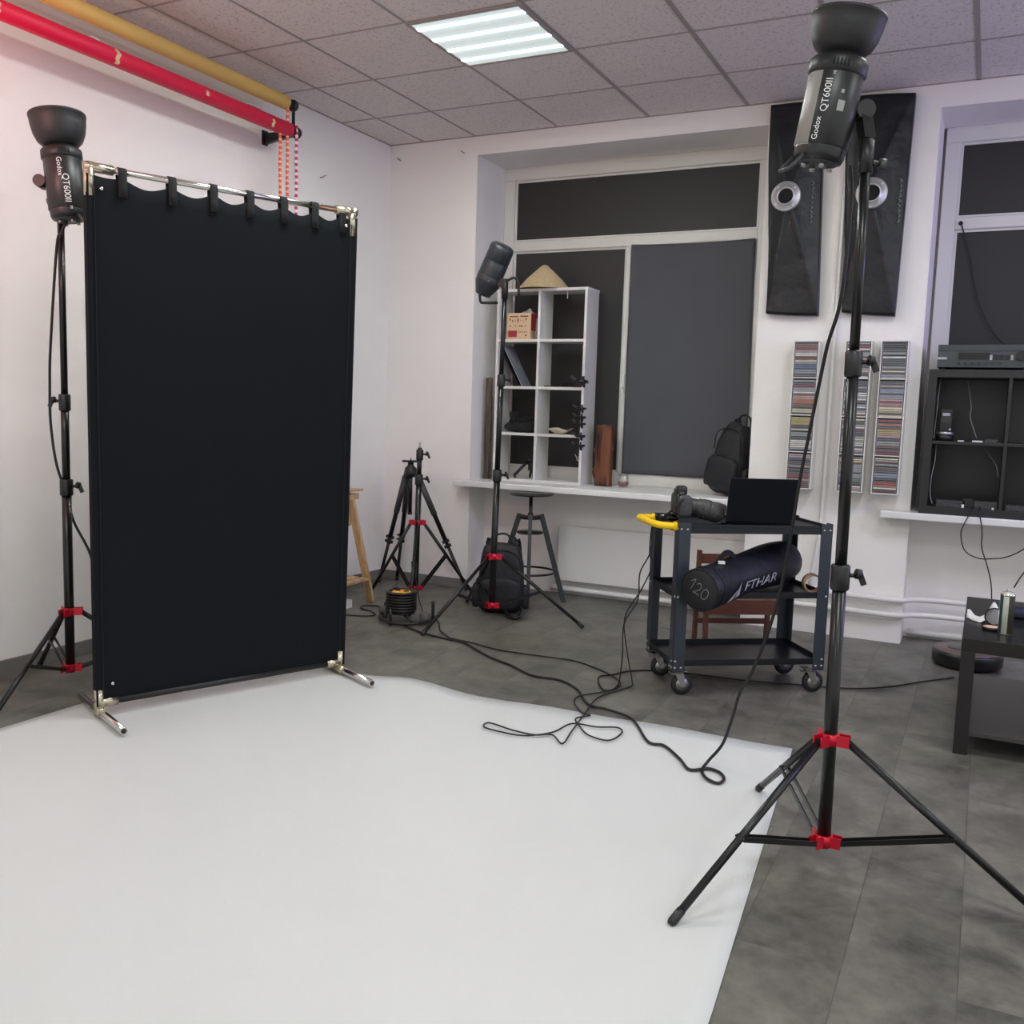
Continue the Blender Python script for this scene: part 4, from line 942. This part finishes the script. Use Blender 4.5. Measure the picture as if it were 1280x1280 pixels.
for a_, b_ in zip(P_, P_[1:]): mb.beam(a_, b_, .025, .006, up=tuple(x_))
obj('carry_strap', mb, M_cloth, bagt, world=True)
mb = MB(); mb.box(A+ax*.13+dz*(r0_+.006)+xr*.02, (.028, .018, .012), Matrix.Rotation(.5, 3, 'Z')); obj('buckle', mb, M_print, bagt, world=True)
# cardboard tube / tape roll
tpv = Vector((1.915, -.66, .457)); tdir_ = (tocam-Vector((1.915, -.66, 1.2))); tdir_.z = 0; tdir_ = (tdir_.normalized()+rr*.25).normalized()
mb = MB(); mb.lathe([(.036, 0), (.043, 0), (.043, .05), (.036, .05), (.036, 0)], tpv+dz*.047-tdir_*.02, tdir_, 32); setp(obj('cardboard_core', mb, M_kraft, world=True), 'brown cardboard ring at the right end of the trolley middle tray', 'cardboard ring')
# ================================================================== BROWN FOLDING CHAIR behind the trolley
fc = thing('folding_chair', 'brown wooden slatted chair standing behind the trolley', 'chair', (1.38, .08, 0), R(31))
for z, h_ in ((.455, .055),):
    mb = MB(); mb.bb((-.19, .0, z-.02), (.21, .016, z+h_-.02)); obj('back_rail', mb, M_brown, fc)
for x in (-.195, .215):
    mb = MB(); mb.beam((x, .02, .003), (x, .0, .51), .022, .03); obj('back_leg', mb, M_brown, fc)
    mb = MB(); mb.beam((x, -.20, .003), (x, -.17, .27), .022, .03); obj('front_leg', mb, M_brown, fc)
for k in range(5):
    mb = MB(); mb.bb((-.20, -.21+k*.045, .262), (.22, -.172+k*.045, .276)); obj('seat_slat', mb, M_brown, fc)
mb = MB(); mb.bb((-.205, -.222, .20), (.225, -.210, .262)); obj('front_apron', mb, M_brown, fc)
mb = MB(); mb.bb((-.18, -.0, .10), (.20, .012, .13)); obj('stretcher', mb, M_brown, fc)

# ================================================================== SOFTBOXES on the wall
M_soft = mat('softbox_black_nylon', (13, 15, 21), .42, noise_s=6, amt=.15, bump=.9, bump_s=5)
def softbox(label, tl, tr_, bl, br_2, ringc, marks):
    cx0 = sum(p[0] for p in (tl, tr_, bl, br_2))/4
    t = thing('strip_softbox', label, 'softbox', (cx0, WY, bl[1]), group='strip softboxes hung flat on the pillar')
    mb = MB(); NU, NV = 26, 60; yb = WY-.055
    rc = ((ringc[0]-cx0), ringc[1])
    def P2(u, v):
        a = Vector(tl)*(1-u)*v+Vector(tr_)*u*v+Vector(bl)*(1-u)*(1-v)+Vector(br_2)*u*(1-v); return a
    for j in range(NV+1):
        for i in range(NU+1):
            u, v = i/NU, j/NV; p = P2(u, v)
            # height over the wall: ridges run from the ring to the corners
            vr = .56; ur = .5 if v > .5 else .5
            dv = (v-vr)/(1-vr) if v > vr else (vr-v)/vr
            du = abs(u-.42)/(.58 if u > .42 else .42)
            q = max(du, dv); hgt = .070*(1-q)**1.15 if q < 1 else 0
            rdg = .010*math.exp(-((du-dv)/.07)**2)*(1-q)
            bow = .006*math.sin(v*PI*2+u)*(1 if u < .1 else 0)
            p.x += bow; z = p.y+.004*math.sin(u*PI)*(1 if v > .95 else -1 if v < .05 else 0)
            mb.v.append(Vector((p.x, yb-hgt-rdg-.006*noise.noise(Vector((u*3, v*9, cx0))), z)))
    W = NU+1
    for j in range(NV):
        for i in range(NU): mb.f.append([j*W+i, j*W+i+1, (j+1)*W+i+1, (j+1)*W+i]); mb.m.append(0); mb.s.append(True)
    # skirt back to the wall
    border = [i for i in range(W)]+[j*W+NU for j in range(1, NV+1)]+[NV*W+i for i in range(NU-1, -1, -1)]+[j*W for j in range(NV-1, 0, -1)]
    o_ = len(mb.v); 
    for b in border: v = mb.v[b]; mb.v.append(Vector((v.x, WY-.002, v.z)))
    for k in range(len(border)): k2 = (k+1) % len(border); mb.f.append([border[k], border[k2], o_+k2, o_+k]); mb.m.append(0); mb.s.append(False)
    obj('fabric_shell', mb, M_soft, t, world=True)
    rc = Vector((ringc[0], WY-.145, ringc[1])); axr = Vector((0, -1, 0))
    mb = MB(); mb.lathe([(.078, -.03), (.082, 0), (.076, .006), (.052, .004), (.050, .014), (.043, .016), (.041, -.02)], rc, axr, 44)
    for k in range(4): a = R(40+90*k); d = Vector((math.cos(a), 0, math.sin(a))); mb.tube([rc+d*.066+Vector((0, -.004, 0)), rc+d*.066+Vector((0, -.009, 0))], .006, 8)
    obj('speed_ring', mb, M_lead, t, world=True, label='silver speed ring')
    mb = MB(); mb.lathe([(.043, -.005), (.0001, -.005)], rc, axr, 30); obj('ring_opening', mb, M_cloth, t, world=True)
    mb = MB(); mx, mz = marks
    rnd = random.Random(5)
    for k in range(9):
        z = mz-k*.026+.1; w_ = .010 if k % 3 else .014; u = (mx-.0)
        yy = WY-.083
        mb.beam((mx-w_/2+.004*math.sin(k), yy, z), (mx+w_/2, yy, z-.012), .004, .002, up=(0, 1, 0)); mb.beam((mx+w_/2, yy, z-.012), (mx-w_/2, yy, z-.018), .004, .002, up=(0, 1, 0))
    obj('printed_marks', mb, mat('faded_print', (120, 124, 130), .6), t, world=True)
    return t
softbox('left strip softbox hung on the pillar beside the left window', (1.342, 3.005), (1.632, 2.995), (1.382, 1.845), (1.672, 1.828), (1.473, 2.477), (1.607, 2.46))
softbox('right strip softbox hung on the pillar behind the nearest flash', (1.76, 3.005), (2.101, 2.985), (1.80, 1.845), (2.078, 1.82), (1.925, 2.463), (2.065, 2.44))

# ================================================================== DISC RACKS with individual cases
spine_cols = [('black', (30, 30, 34)), ('dark grey', (72, 74, 78)), ('silver-grey', (150, 152, 155)), ('white', (214, 212, 206)), ('cream', (206, 196, 160)), ('red', (150, 44, 52)), ('maroon', (96, 30, 44)), ('orange', (176, 108, 66)), ('yellow', (176, 160, 92)), ('blue', (70, 94, 130)), ('pale blue', (130, 150, 170)), ('brown', (112, 74, 58)), ('pink', (184, 150, 148)), ('green', (100, 116, 90))]
M_case = mat('clear_disc_case', (150, 152, 156), .25, noise_s=10, amt=.1)
protos = {}
def disc_mesh(nm, col):
    mb = MB(); mb.bb((-.061, 0, 0), (.061, .118, .0096), 0); mb.bb((-.058, -.0008, .0018), (.058, 0, .0082), 1); return mb
racks = [(1.635, 'left disc rack'), (1.912, 'middle disc rack'), (2.098, 'right disc rack')]
RZ0, RZ1 = .848, 1.682
sections = ['top', 'upper middle', 'lower middle', 'bottom']
palettes = {0: [(0, 5, 5, 3, 4, 2, 9, 1, 10, 1), (6, 6, 2, 3, 12, 7, 11, 2, 5), (8, 8, 1, 0, 2, 1, 3, 2, 0), (12, 9, 1, 2, 1, 5, 6, 2, 1)],
            1: [(5, 3, 2, 12, 1, 12, 3), (1, 2, 3, 2, 1, 3, 2), (1, 6, 1, 2, 4, 1), (8, 11, 2, 1, 2, 13, 5, 12)],
            2: [(0, 0, 2, 4, 3, 9, 4, 9, 1, 2), (7, 4, 10, 1, 12, 5, 7, 8, 4), (5, 7, 8, 12, 1, 2, 11, 6), (4, 6, 2, 1, 10, 1, 5, 7, 6)]}
first = {}
for ri, (cx0, rn) in enumerate(racks):
    t = thing('disc_rack', 'narrow white wall rack packed with disc cases, %s' % ['leftmost of the three', 'middle one behind the stand pole', 'rightmost of the three'][ri], 'disc rack', (cx0, WY, RZ0))
    W2 = .0695
    mb = MB(); mb.bb((-W2, -.004, 0), (W2, 0, RZ1-RZ0)); obj('back_panel', mb, M_white, t)
    for q in (-1, 1): mb = MB(); mb.bb((q*W2, -.128, 0), (q*(W2-.005), -.004, RZ1-RZ0)); obj('side_panel', mb, M_white, t)
    secH = (RZ1-RZ0)/4
    for k in range(5):
        mb = MB(); z = k*secH-(.005 if k == 4 else 0); mb.bb((-W2+.005, -.126, z), (W2-.005, -.004, z+.005)); obj('rack_shelf', mb, M_white, t)
    for si in range(4):
        z0 = RZ0+(3-si)*secH+.0055; pal = palettes[ri][si]; nfit = int((secH-.008)/.0108)
        rnd = random.Random(ri*10+si)
        for k in range(nfit):
            # palette runs from the top of the section down
            fpos = 1-(k+.5)/nfit; ci = pal[min(len(pal)-1, int(fpos*len(pal)))]
            if rnd.random() < .5: ci = rnd.choice([0, 1, 2, 3, 1, 2, 4, 1, 11])
            cn, cc = spine_cols[ci]
            if ci not in first:
                me_o = obj('disc_case', disc_mesh(cn, cc), [M_case, mat(cn.replace(' ', '_')+'_spine', cc, .45, noise_s=60, amt=.3)]); first[ci] = me_o; o = me_o
            else:
                o = first[ci].copy(); COL.objects.link(o)
            o.location = (cx0+rnd.uniform(-.001, .001), WY-.124+rnd.uniform(-.002, .004), z0+k*.0108)
            lab = 'thin %s-spined disc case in the %s section of the %s' % (cn, sections[si], rn)
            o['label'] = lab; o['category'] = 'disc case'; o['group'] = '%s disc cases in the %s section of the %s' % (cn, sections[si], rn)

# ================================================================== BLACK CUBE UNIT on the right sill
ks = thing('cube_unit', 'black-brown open cube unit standing on the right window sill', 'shelf unit', (2.275, .47, SZ))
KH = .775; KD = .38; KW = 1.12
def kb(name, a, b): mb = MB(); mb.bb(a, b); obj(name, mb, M_dkwood, ks, bevel=.001)
kb('top_panel', (0, 0, KH-.042), (KW, KD, KH)); kb('bottom_panel', (0, 0, 0), (KW, KD, .042))
kb('side_panel', (0, 0, .042), (.042, KD, KH-.042)); kb('side_panel', (KW-.042, 0, .042), (KW, KD, KH-.042))
for x in (.385, .743): kb('upright', (x, .005, .042), (x+.017, KD, KH-.042))
for a, b in ((.042, .385), (.402, .743), (.76, KW-.042)): kb('shelf_board', (a, .005, .378), (b, KD, .395))
kb('back_panel', (.002, KD-.006, .002), (KW-.002, KD, KH-.002))
kz = SZ+.395
# receiver
rc_ = thing('hifi_receiver', 'grey-black audio receiver with knobs on top of the black cube unit', 'receiver', (2.31, .50, SZ+KH))
mb = MB(); mb.bb((.0, .004, .012), (.44, .30, .132)); obj('case', mb, mat('receiver_case', (70, 76, 78), .4, metal=.3), rc_, bevel=.002)
mb = MB(); mb.bb((.0, 0, .014), (.44, .004, .052)); mb.bb((0, -.001, .100), (.44, .004, .128)); obj('fascia_band', mb, mat('receiver_fascia', (66, 72, 74), .35, metal=.35), rc_)
mb = MB(); mb.bb((.10, -.001, .056), (.25, .004, .090)); obj('display', mb, mat('display_glass', (14, 10, 12), .1), rc_)
mb = MB(); mb.bb((.0, .001, .054), (.045, .004, .066)); mb.bb((.25, -.001, .052), (.262, .003, .078)); mb.bb((.348, -.001, .052), (.36, .003, .078)); obj('silver_keys', mb, mat('silver_button', (170, 172, 175), .4), rc_)
mb = MB()
for k in range(3):
    for j in range(2): mb.bb((.268+k*.026, -.003, .056+j*.014), (.290+k*.026, .003, .066+j*.014))
for k in range(3):
    for j in range(2): mb.bb((.22+k*.033, -.0015, .028+j*.008), (.245+k*.033, .003, .031+j*.008))
obj('buttons', mb, M_black, rc_)
for k in range(4): mb = MB(); mb.cyl((.105+k*.032, 0, .032), (.105+k*.032, -.010, .032), .0075, 14); obj('knob', mb, M_black, rc_)
mb = MB(); mb.cyl((.395, 0, .073), (.395, -.022, .073), .024, 28); obj('volume_knob', mb, M_black, rc_)
mb = MB()
for x in (.03, .41):
    for y in (.03, .27): mb.cyl((x, y, 0), (x, y, .012), .012, 10)
obj('feet', mb, M_rubber, rc_)
# small speaker / torch in the upper left cube
sp_ = thing('speaker_device', 'small black device with a silver band in the upper left cube of the black unit', 'device', (2.375, .53, kz))
mb = MB(); mb.lathe([(.0001, 0), (.043, 0), (.044, .035), (.0001, .036)], (0, 0, 0), (0, 0, 1), 28); obj('base', mb, M_black, sp_)
mb = MB(); mb.lathe([(.044, .034), (.0455, .036), (.0455, .048), (.043, .05)], (0, 0, 0), (0, 0, 1), 28); obj('silver_band', mb, M_steel, sp_)
mb = MB(); mb.bb((-.03, -.022, .05), (.03, .03, .17)); obj('body', mb, M_black, sp_, bevel=.004)
mb = MB(); mb.bb((-.021, -.0235, .10), (.021, -.022, .15)); obj('screen', mb, mat('small_screen', (48, 48, 50), .2), sp_); mb = MB(); mb.bb((-.018, -.0245, .135), (.018, -.0235, .150)); mb.lathe([(.0001, .004), (.006, .003), (.007, 0)], (.022, -.022, .062), (0, -1, 0), 10); obj('silver_label', mb, mat('silver_button', (170, 172, 175), .4), sp_)
for (x, z, w_, h_, lab, m_) in ((2.455, kz, .03, .006, 'tiny pale card on the shelf right of the black device', M_print), (2.535, kz, .05, .008, 'small pale memory stick on the black unit shelf', M_print), (2.60, kz, .06, .018, 'small dark gadget on the upper shelf of the black unit', M_grip), (2.43, SZ+.042, .14, .035, 'low dark box on the bottom of the lower left cube', M_grip), (2.515, SZ+.042, .05, .05, 'dark power adapter in the middle of the lower left cube', M_black), (2.60, SZ+.042, .11, .04, 'dark gadget at the right of the lower left cube', M_grip), (2.74, SZ+.042, .09, .03, 'dark box with pale edge in the lower middle cube', M_grip)):
    t = MB(); t.bb((x-w_/2, .50, z), (x+w_/2, .56, z+h_)); setp(obj('small_gadget', t, m_, world=True, bevel=.001), lab, 'gadget')
mb = MB(); mb.bb((2.485, .498, SZ+.042), (2.497, .51, SZ+.06)); mb.bb((2.63, .492, SZ+.042), (2.64, .499, SZ+.052)); setp(obj('white_plug', mb, M_print, world=True), 'tiny white plugs among the gadgets in the lower left cube', 'plug')
def cable(name, pts, r, label, m=M_cable, k=6, flat=None):
    P_ = smooth_path(pts, k)
    if flat is not None:
        for p in P_: p.z = max(p.z, flat)
    mb = MB(); mb.tube(P_, r, 8); return setp(obj(name, mb, m, world=True), label, 'cable')
M_gcable = mat('grey_cable', (120, 120, 120), .5)
cable('cable', [(2.33, .60, 1.49), (2.325, .58, 1.40), (2.325, .55, 1.30), (2.322, .53, 1.2), (2.322, .50, 1.165)], .003, 'thin grey cable hanging at the left inside the upper left cube', M_gcable)
cable('cable', [(2.46, .65, 1.488), (2.475, .64, 1.42), (2.49, .63, 1.34), (2.49, .62, 1.28), (2.53, .60, 1.17)], .003, 'thin grey cable hanging in the middle of the upper left cube', M_gcable)
cable('cable', [(2.335, .56, 1.132), (2.335, .54, 1.05), (2.325, .52, .95), (2.325, .51, .86), (2.34, .50, .81)], .003, 'thin grey cable hanging at the left inside the lower left cube', M_gcable)
cable('cable', [(2.56, .62, 1.132), (2.60, .60, 1.08), (2.635, .58, 1.03), (2.648, .57, .97)], .0025, 'thin grey cable crossing the lower left cube to the divider', M_gcable)
# window 2: knob and cord
kn = MB(); kn.lathe([(.0001, .02), (.010, .018), (.012, .0)], (2.352, NB, 2.378), (0, -1, 0), 14); setp(obj('knob', kn, M_black, world=True), 'small black knob on the white bar of the right window', 'knob')
cable('cord', [(2.355, .945, 2.372), (2.385, .94, 2.28), (2.42, .94, 2.16), (2.45, .94, 2.02), (2.50, .94, 1.88), (2.58, .94, 1.74), (2.68, .94, 1.66), (2.8, .9, 1.58)], .004, 'black cord hanging from the knob across the right window pane')

# cords dangling below the right sill
cable('cord', [(2.545, .50, .81), (2.535, .44, .795), (2.518, .425, .75), (2.500, .42, .70), (2.496, .42, .655), (2.52, .42, .58), (2.585, .42, .545), (2.66, .42, .55), (2.72, .42, .565), (2.79, .42, .61), (2.85, .42, .68), (2.88, .43, .78), (2.88, .5, .81)], .0032, 'black cord looping below the right window sill')
cable('cord', [(2.575, .50, .81), (2.57, .44, .795), (2.585, .425, .74), (2.595, .42, .68), (2.60, .42, .60), (2.635, .42, .50), (2.66, .42, .40), (2.67, .42, .25), (2.66, .42, .1), (2.68, .40, .006)], .0032, 'black cord falling straight from the right sill behind the low table')

# ================================================================== LOW BLACK TABLE and what is on it
tb_ = thing('coffee_table', 'low black table with thick square legs at the right edge', 'table', (3.10, -.73, 0))
TX0, TX1, TY0, TY1 = -.545, .355, -.48, .47
mb = MB(); mb.bb((TX0, TY0, .398), (TX1, TY1, .45)); obj('tabletop', mb, mat('black_ash_laminate', (27, 25, 25), .3, noise_s=30, amt=.15), tb_, bevel=.001)
for x in (TX0, TX1-.05):
    for y in (TY0, TY1-.05): mb = MB(); mb.bb((x, y, 0), (x+.05, y+.05, .398)); obj('leg', mb, M_dkwood, tb_, bevel=.001)
mb = MB(); mb.bb((TX0+.05, TY0+.01, .075), (TX1-.05, TY1-.01, .09)); mb.bb((TX0+.01, TY0+.05, .075), (TX0+.05, TY1-.05, .09)); obj('lower_shelf', mb, mat('shelf_reflection_grey', (66, 62, 63), .35, noise_s=5, amt=.12), tb_)  # grey base colour stands in for the reflection on the shelf top
tz = .4505
cn_ = thing('spray_can', 'silver and dark green spray can standing on the low table', 'spray can', (2.700, -1.035, tz))
mb = MB(); mb.lathe([(.0001, 0), (.024, 0), (.026, .003), (.026, .150), (.024, .156), (.019, .163), (.0001, .166)], (0, 0, 0), (0, 0, 1), 32)
b_ = obj('can', mb, [mat('can_silver', (196, 198, 184), .25, metal=.35), mat('can_dark_print', (52, 48, 40), .35, noise_s=30, amt=.5), mat('can_teal', (60, 92, 92), .3, metal=.5)], cn_)
for p in b_.data.polygons:
    c_ = p.center; a = math.degrees(math.atan2(c_.y, c_.x)) % 360
    if .004 < c_.z < .150:
        if 282 < a or a < 60: p.material_index = 1
        elif 190 < a < 238: p.material_index = 2
mb = MB(); mb.lathe([(.026, .149), (.0272, .151), (.0272, .154), (.022, .158)], (0, 0, 0), (0, 0, 1), 32); obj('rim', mb, M_chrome, cn_)
mb = MB(); mb.lathe([(.008, .163), (.008, .172), (.005, .178), (.0001, .178)], (0, 0, 0), (0, 0, 1), 14); obj('nozzle', mb, M_steel, cn_)
cable('cord', [(2.72, -.95, .62), (2.74, -.93, .66), (2.77, -.90, .71), (2.80, -.87, .76), (2.83, -.80, .85), (2.86, -.5, 1.0), (2.9, .2, .9), (2.92, .44, .82)], .0028, 'black cord rising behind the spray can to the right sill')
cmp_ = thing('powder_compact', 'open round powder compact with mirror lying on the low table', 'compact', (2.655, -.985, tz), R(-10))
mb = MB(); mb.lathe([(.0001, 0), (.034, 0), (.036, .004), (.036, .010), (.031, .012)], (0, 0, 0), (0, 0, 1), 30); obj('case', mb, M_black, cmp_)
mb = MB(); mb.lathe([(.031, .0115), (.0001, .0125)], (0, 0, 0), (0, 0, 1), 30); obj('powder', mb, mat('beige_powder', (222, 184, 156), .7), cmp_)
mb = MB(); ld_ = Vector((0, -.88, .35)).normalized(); lc = Vector((0, .042, .044)); mb.lathe([(.0001, -.006), (.036, -.006), (.037, 0), (.031, .002)], lc, ld_, 30); ld2 = obj('lid', mb, M_black, cmp_)
mb = MB(); mb.lathe([(.031, .0015), (.0001, .0015)], lc, ld_, 30); obj('mirror', mb, mat('mirror_glass', (200, 202, 212), .05, metal=1), ld2)
# tissue
ts = MB(); NX, NZ = 24, 14
for j in range(NZ+1):
    for i in range(NX+1):
        u, v = i/NX, j/NZ; x = 2.562+u*.16; y = -.80-.16*u+v*.10-.03*math.sin(u*7)
        z = tz+.002+.075*math.exp(-((u-.62)/.16)**2-((v-.5)/.45)**2)+.018*abs(noise.noise(Vector((u*6, v*5, 2))))+.02*math.exp(-((u-.05)/.1)**2)*v
        ts.v.append(Vector((x, y, z)))
W = NX+1
for j in range(NZ):
    for i in range(NX): ts.f.append([j*W+i, j*W+i+1, (j+1)*W+i+1, (j+1)*W+i]); ts.m.append(0); ts.s.append(False)
to = obj('crumpled_tissue', ts, mat('tissue_white', (226, 222, 222), .8), world=True); sd = to.modifiers.new('s', 'SOLIDIFY'); sd.thickness = .0015; setp(to, 'crumpled white tissue on the low table behind the compact', 'tissue')
mb = MB(); mb.blob((2.83, -.66, tz+.022), (.30, .09, .042), .5, 12, .008, 8); setp(obj('blue_pouch', mb, mat('navy_cloth', (26, 30, 58), .7), world=True), 'dark blue cloth pouch lying at the back of the low table', 'pouch')
bt = thing('cosmetic_bottle', 'dark bottle with reddish label cut off by the right edge, on the low table', 'bottle', (2.822, -1.03, tz))
mb = MB(); mb.lathe([(.0001, 0), (.021, 0), (.023, .004), (.023, .10), (.018, .118), (.0001, .118)], (0, 0, 0), (0, 0, 1), 24); obj('bottle_body', mb, mat('dark_red_bottle', (70, 34, 34), .3), bt)
mb = MB(); mb.cyl((0, 0, .118), (0, 0, .14), .012, 16); obj('cap', mb, M_black, bt)
mb = MB(); mb.lathe([(.0235, .03), (.0235, .055)], (0, 0, 0), (0, 0, 1), 24); obj('label_band', mb, mat('pink_label', (200, 150, 160), .5), bt)
# robot vacuum
rv = thing('robot_vacuum', 'round black robot vacuum with a bronze top parked on the floor behind the table', 'robot vacuum', (2.575, .262, 0))
mb = MB(); mb.lathe([(.0001, .008), (.155, .008), (.168, .02), (.170, .07), (.166, .082), (.160, .084)], (0, 0, 0), (0, 0, 1), 56); obj('bumper_shell', mb, mat('vacuum_black', (22, 22, 24), .3), rv)
mb = MB(); mb.lathe([(.160, .083), (.158, .088), (.085, .090), (.0001, .090)], (0, 0, 0), (0, 0, 1), 56); obj('top_plate', mb, mat('bronze_top', (122, 104, 98), .35, metal=.4), rv, label='bronze top plate')
mb = MB(); mb.lathe([(.0001, .096), (.07, .096), (.078, .093), (.080, .089)], (-.02, 0, 0), (0, 0, 1), 40); obj('button_disc', mb, mat('vacuum_disc', (74, 70, 72), .3), rv)
mb = MB()
for y in (-.12, .12): mb.lathe([(.0001, -.01), (.035, -.01), (.035, .01), (.0001, .01)], (0, y, .036), (0, 1, 0), 18)
obj('wheel', mb, M_rubber, rv)

# ================================================================== CABLES ON THE FLOOR
def fcable(pts, r, label, z=.006, extra=None, end=None):
    P_ = [(x, y, z+(.004 if (x < 2.1 and y < -1.45) else 0)) for x, y in pts]
    if extra: P_ = extra+P_
    if end: P_ = P_+end
    return cable('cable', P_, r, label, k=7)
headR = [(2.203, -2.40, 1.93), (2.206, -2.359, 1.845), (2.192, -2.317, 1.597), (2.158, -2.276, 1.469), (2.135, -2.234, 1.357), (2.11, -2.193, 1.217), (2.084, -2.151, 1.07), (2.063, -2.11, .917), (2.035, -2.069, .731), (1.994, -2.027, .562), (1.941, -1.986, .41), (1.897, -1.944, .323), (1.866, -1.903, .213), (1.828, -1.861, .1), (1.778, -1.85, .024)]
c1 = [(-.351, -.614), (-.143, -.729), (.068, -.783), (.174, -.795), (.412, -.968), (.594, -1.061), (.749, -1.158), (.893, -1.159), (1.022, -1.254), (1.141, -1.423), (1.246, -1.458), (1.375, -1.522), (1.515, -1.738), (1.582, -1.748), (1.675, -1.852), (1.734, -1.932), (1.789, -1.89), (1.835, -1.905), (1.862, -1.955), (1.854, -2.0), (1.812, -1.985), (1.775, -1.92)]
fcable(c1, .0055, 'thick black power cable from the reel across the floor up to the nearest flash', z=.0075, end=headR[::-1])
fcable([(.057, -.748), (.21, -.772), (.404, -.822), (.651, -.811), (.825, -.806), (1.026, -.915), (1.142, -1.03), (1.161, -1.136), (1.124, -1.189), (1.056, -1.085), (1.028, -.994), (1.067, -.937), (1.125, -.818), (1.259, -.731), (1.397, -.709), (1.638, -.682), (1.814, -.631), (2.091, -.545), (2.253, -.411), (2.382, -.237), (2.524, -.05)], .0038, 'thin black cable running from the reel side under the trolley towards the robot vacuum')
fcable([(1.155, -1.11), (1.148, -1.202), (1.068, -1.336), (1.082, -1.434), (1.167, -1.556), (1.21, -1.57), (1.176, -1.64), (1.219, -1.709), (1.291, -1.793), (1.381, -1.811), (1.397, -1.707), (1.361, -1.654), (1.284, -1.691), (1.187, -1.706), (1.161, -1.842), (1.083, -1.932), (.984, -1.941), (.905, -1.925), (.902, -1.872), (1.016, -1.9), (1.114, -1.903), (1.172, -1.867), (1.245, -1.934), (1.22, -1.784), (1.187, -1.58), (1.146, -1.314), (1.21, -1.09)], .0033, 'thin black cable in loops over the paper edge, hanging from the trolley handle', z=.009,
       extra=[(1.275, -.97, .758), (1.239, -.95, .74), (1.237, -.964, .619), (1.204, -.999, .524), (1.21, -1.033, .403), (1.162, -1.067, .291), (1.173, -1.101, .151), (1.17, -1.12, .04)],
       end=[(1.206, -1.05, .031), (1.17, -1.03, .153), (1.144, -1.01, .308), (1.209, -.99, .441), (1.25, -.97, .554), (1.229, -.95, .617), (1.228, -.925, .74), (1.262, -.945, .757)])
fcable([(-.80, -.63), (-.70, -.60), (-.62, -.56), (-.60, -.50), (-.68, -.44), (-.78, -.40), (-.80, -.33), (-.73, -.30), (-.66, -.33)], .0042, 'black cable coiling on the floor between the black screen and the cable reel', end=[(-.60, -.40, .06), (-.54, -.44, .15), (-.46, -.50, .185), (-.42, -.52, .183)])
fcable([(-.33, -.36), (-.20, -.44), (-.08, -.62), (.057, -.748)], .0036, 'black cable from the low light stand past the reel to the floor cables', extra=[(-.585, -.08, .60), (-.60, -.09, .35), (-.56, -.12, .15), (-.46, -.22, .03)])
cable('cable', [(-.772, -2.44, 1.955), (-.80, -2.445, 1.90), (-.836, -2.44, 1.85), (-.899, -2.43, 1.465), (-.936, -2.41, 1.3), (-.949, -2.40, 1.132), (-.918, -2.40, .962), (-.893, -2.37, .826), (-.87, -2.36, .72), (-.82, -2.33, .60), (-.78, -2.30, .45), (-.70, -2.2, .2), (-.62, -2.0, .006)], .0055, 'black power cable hanging along the left light stand')
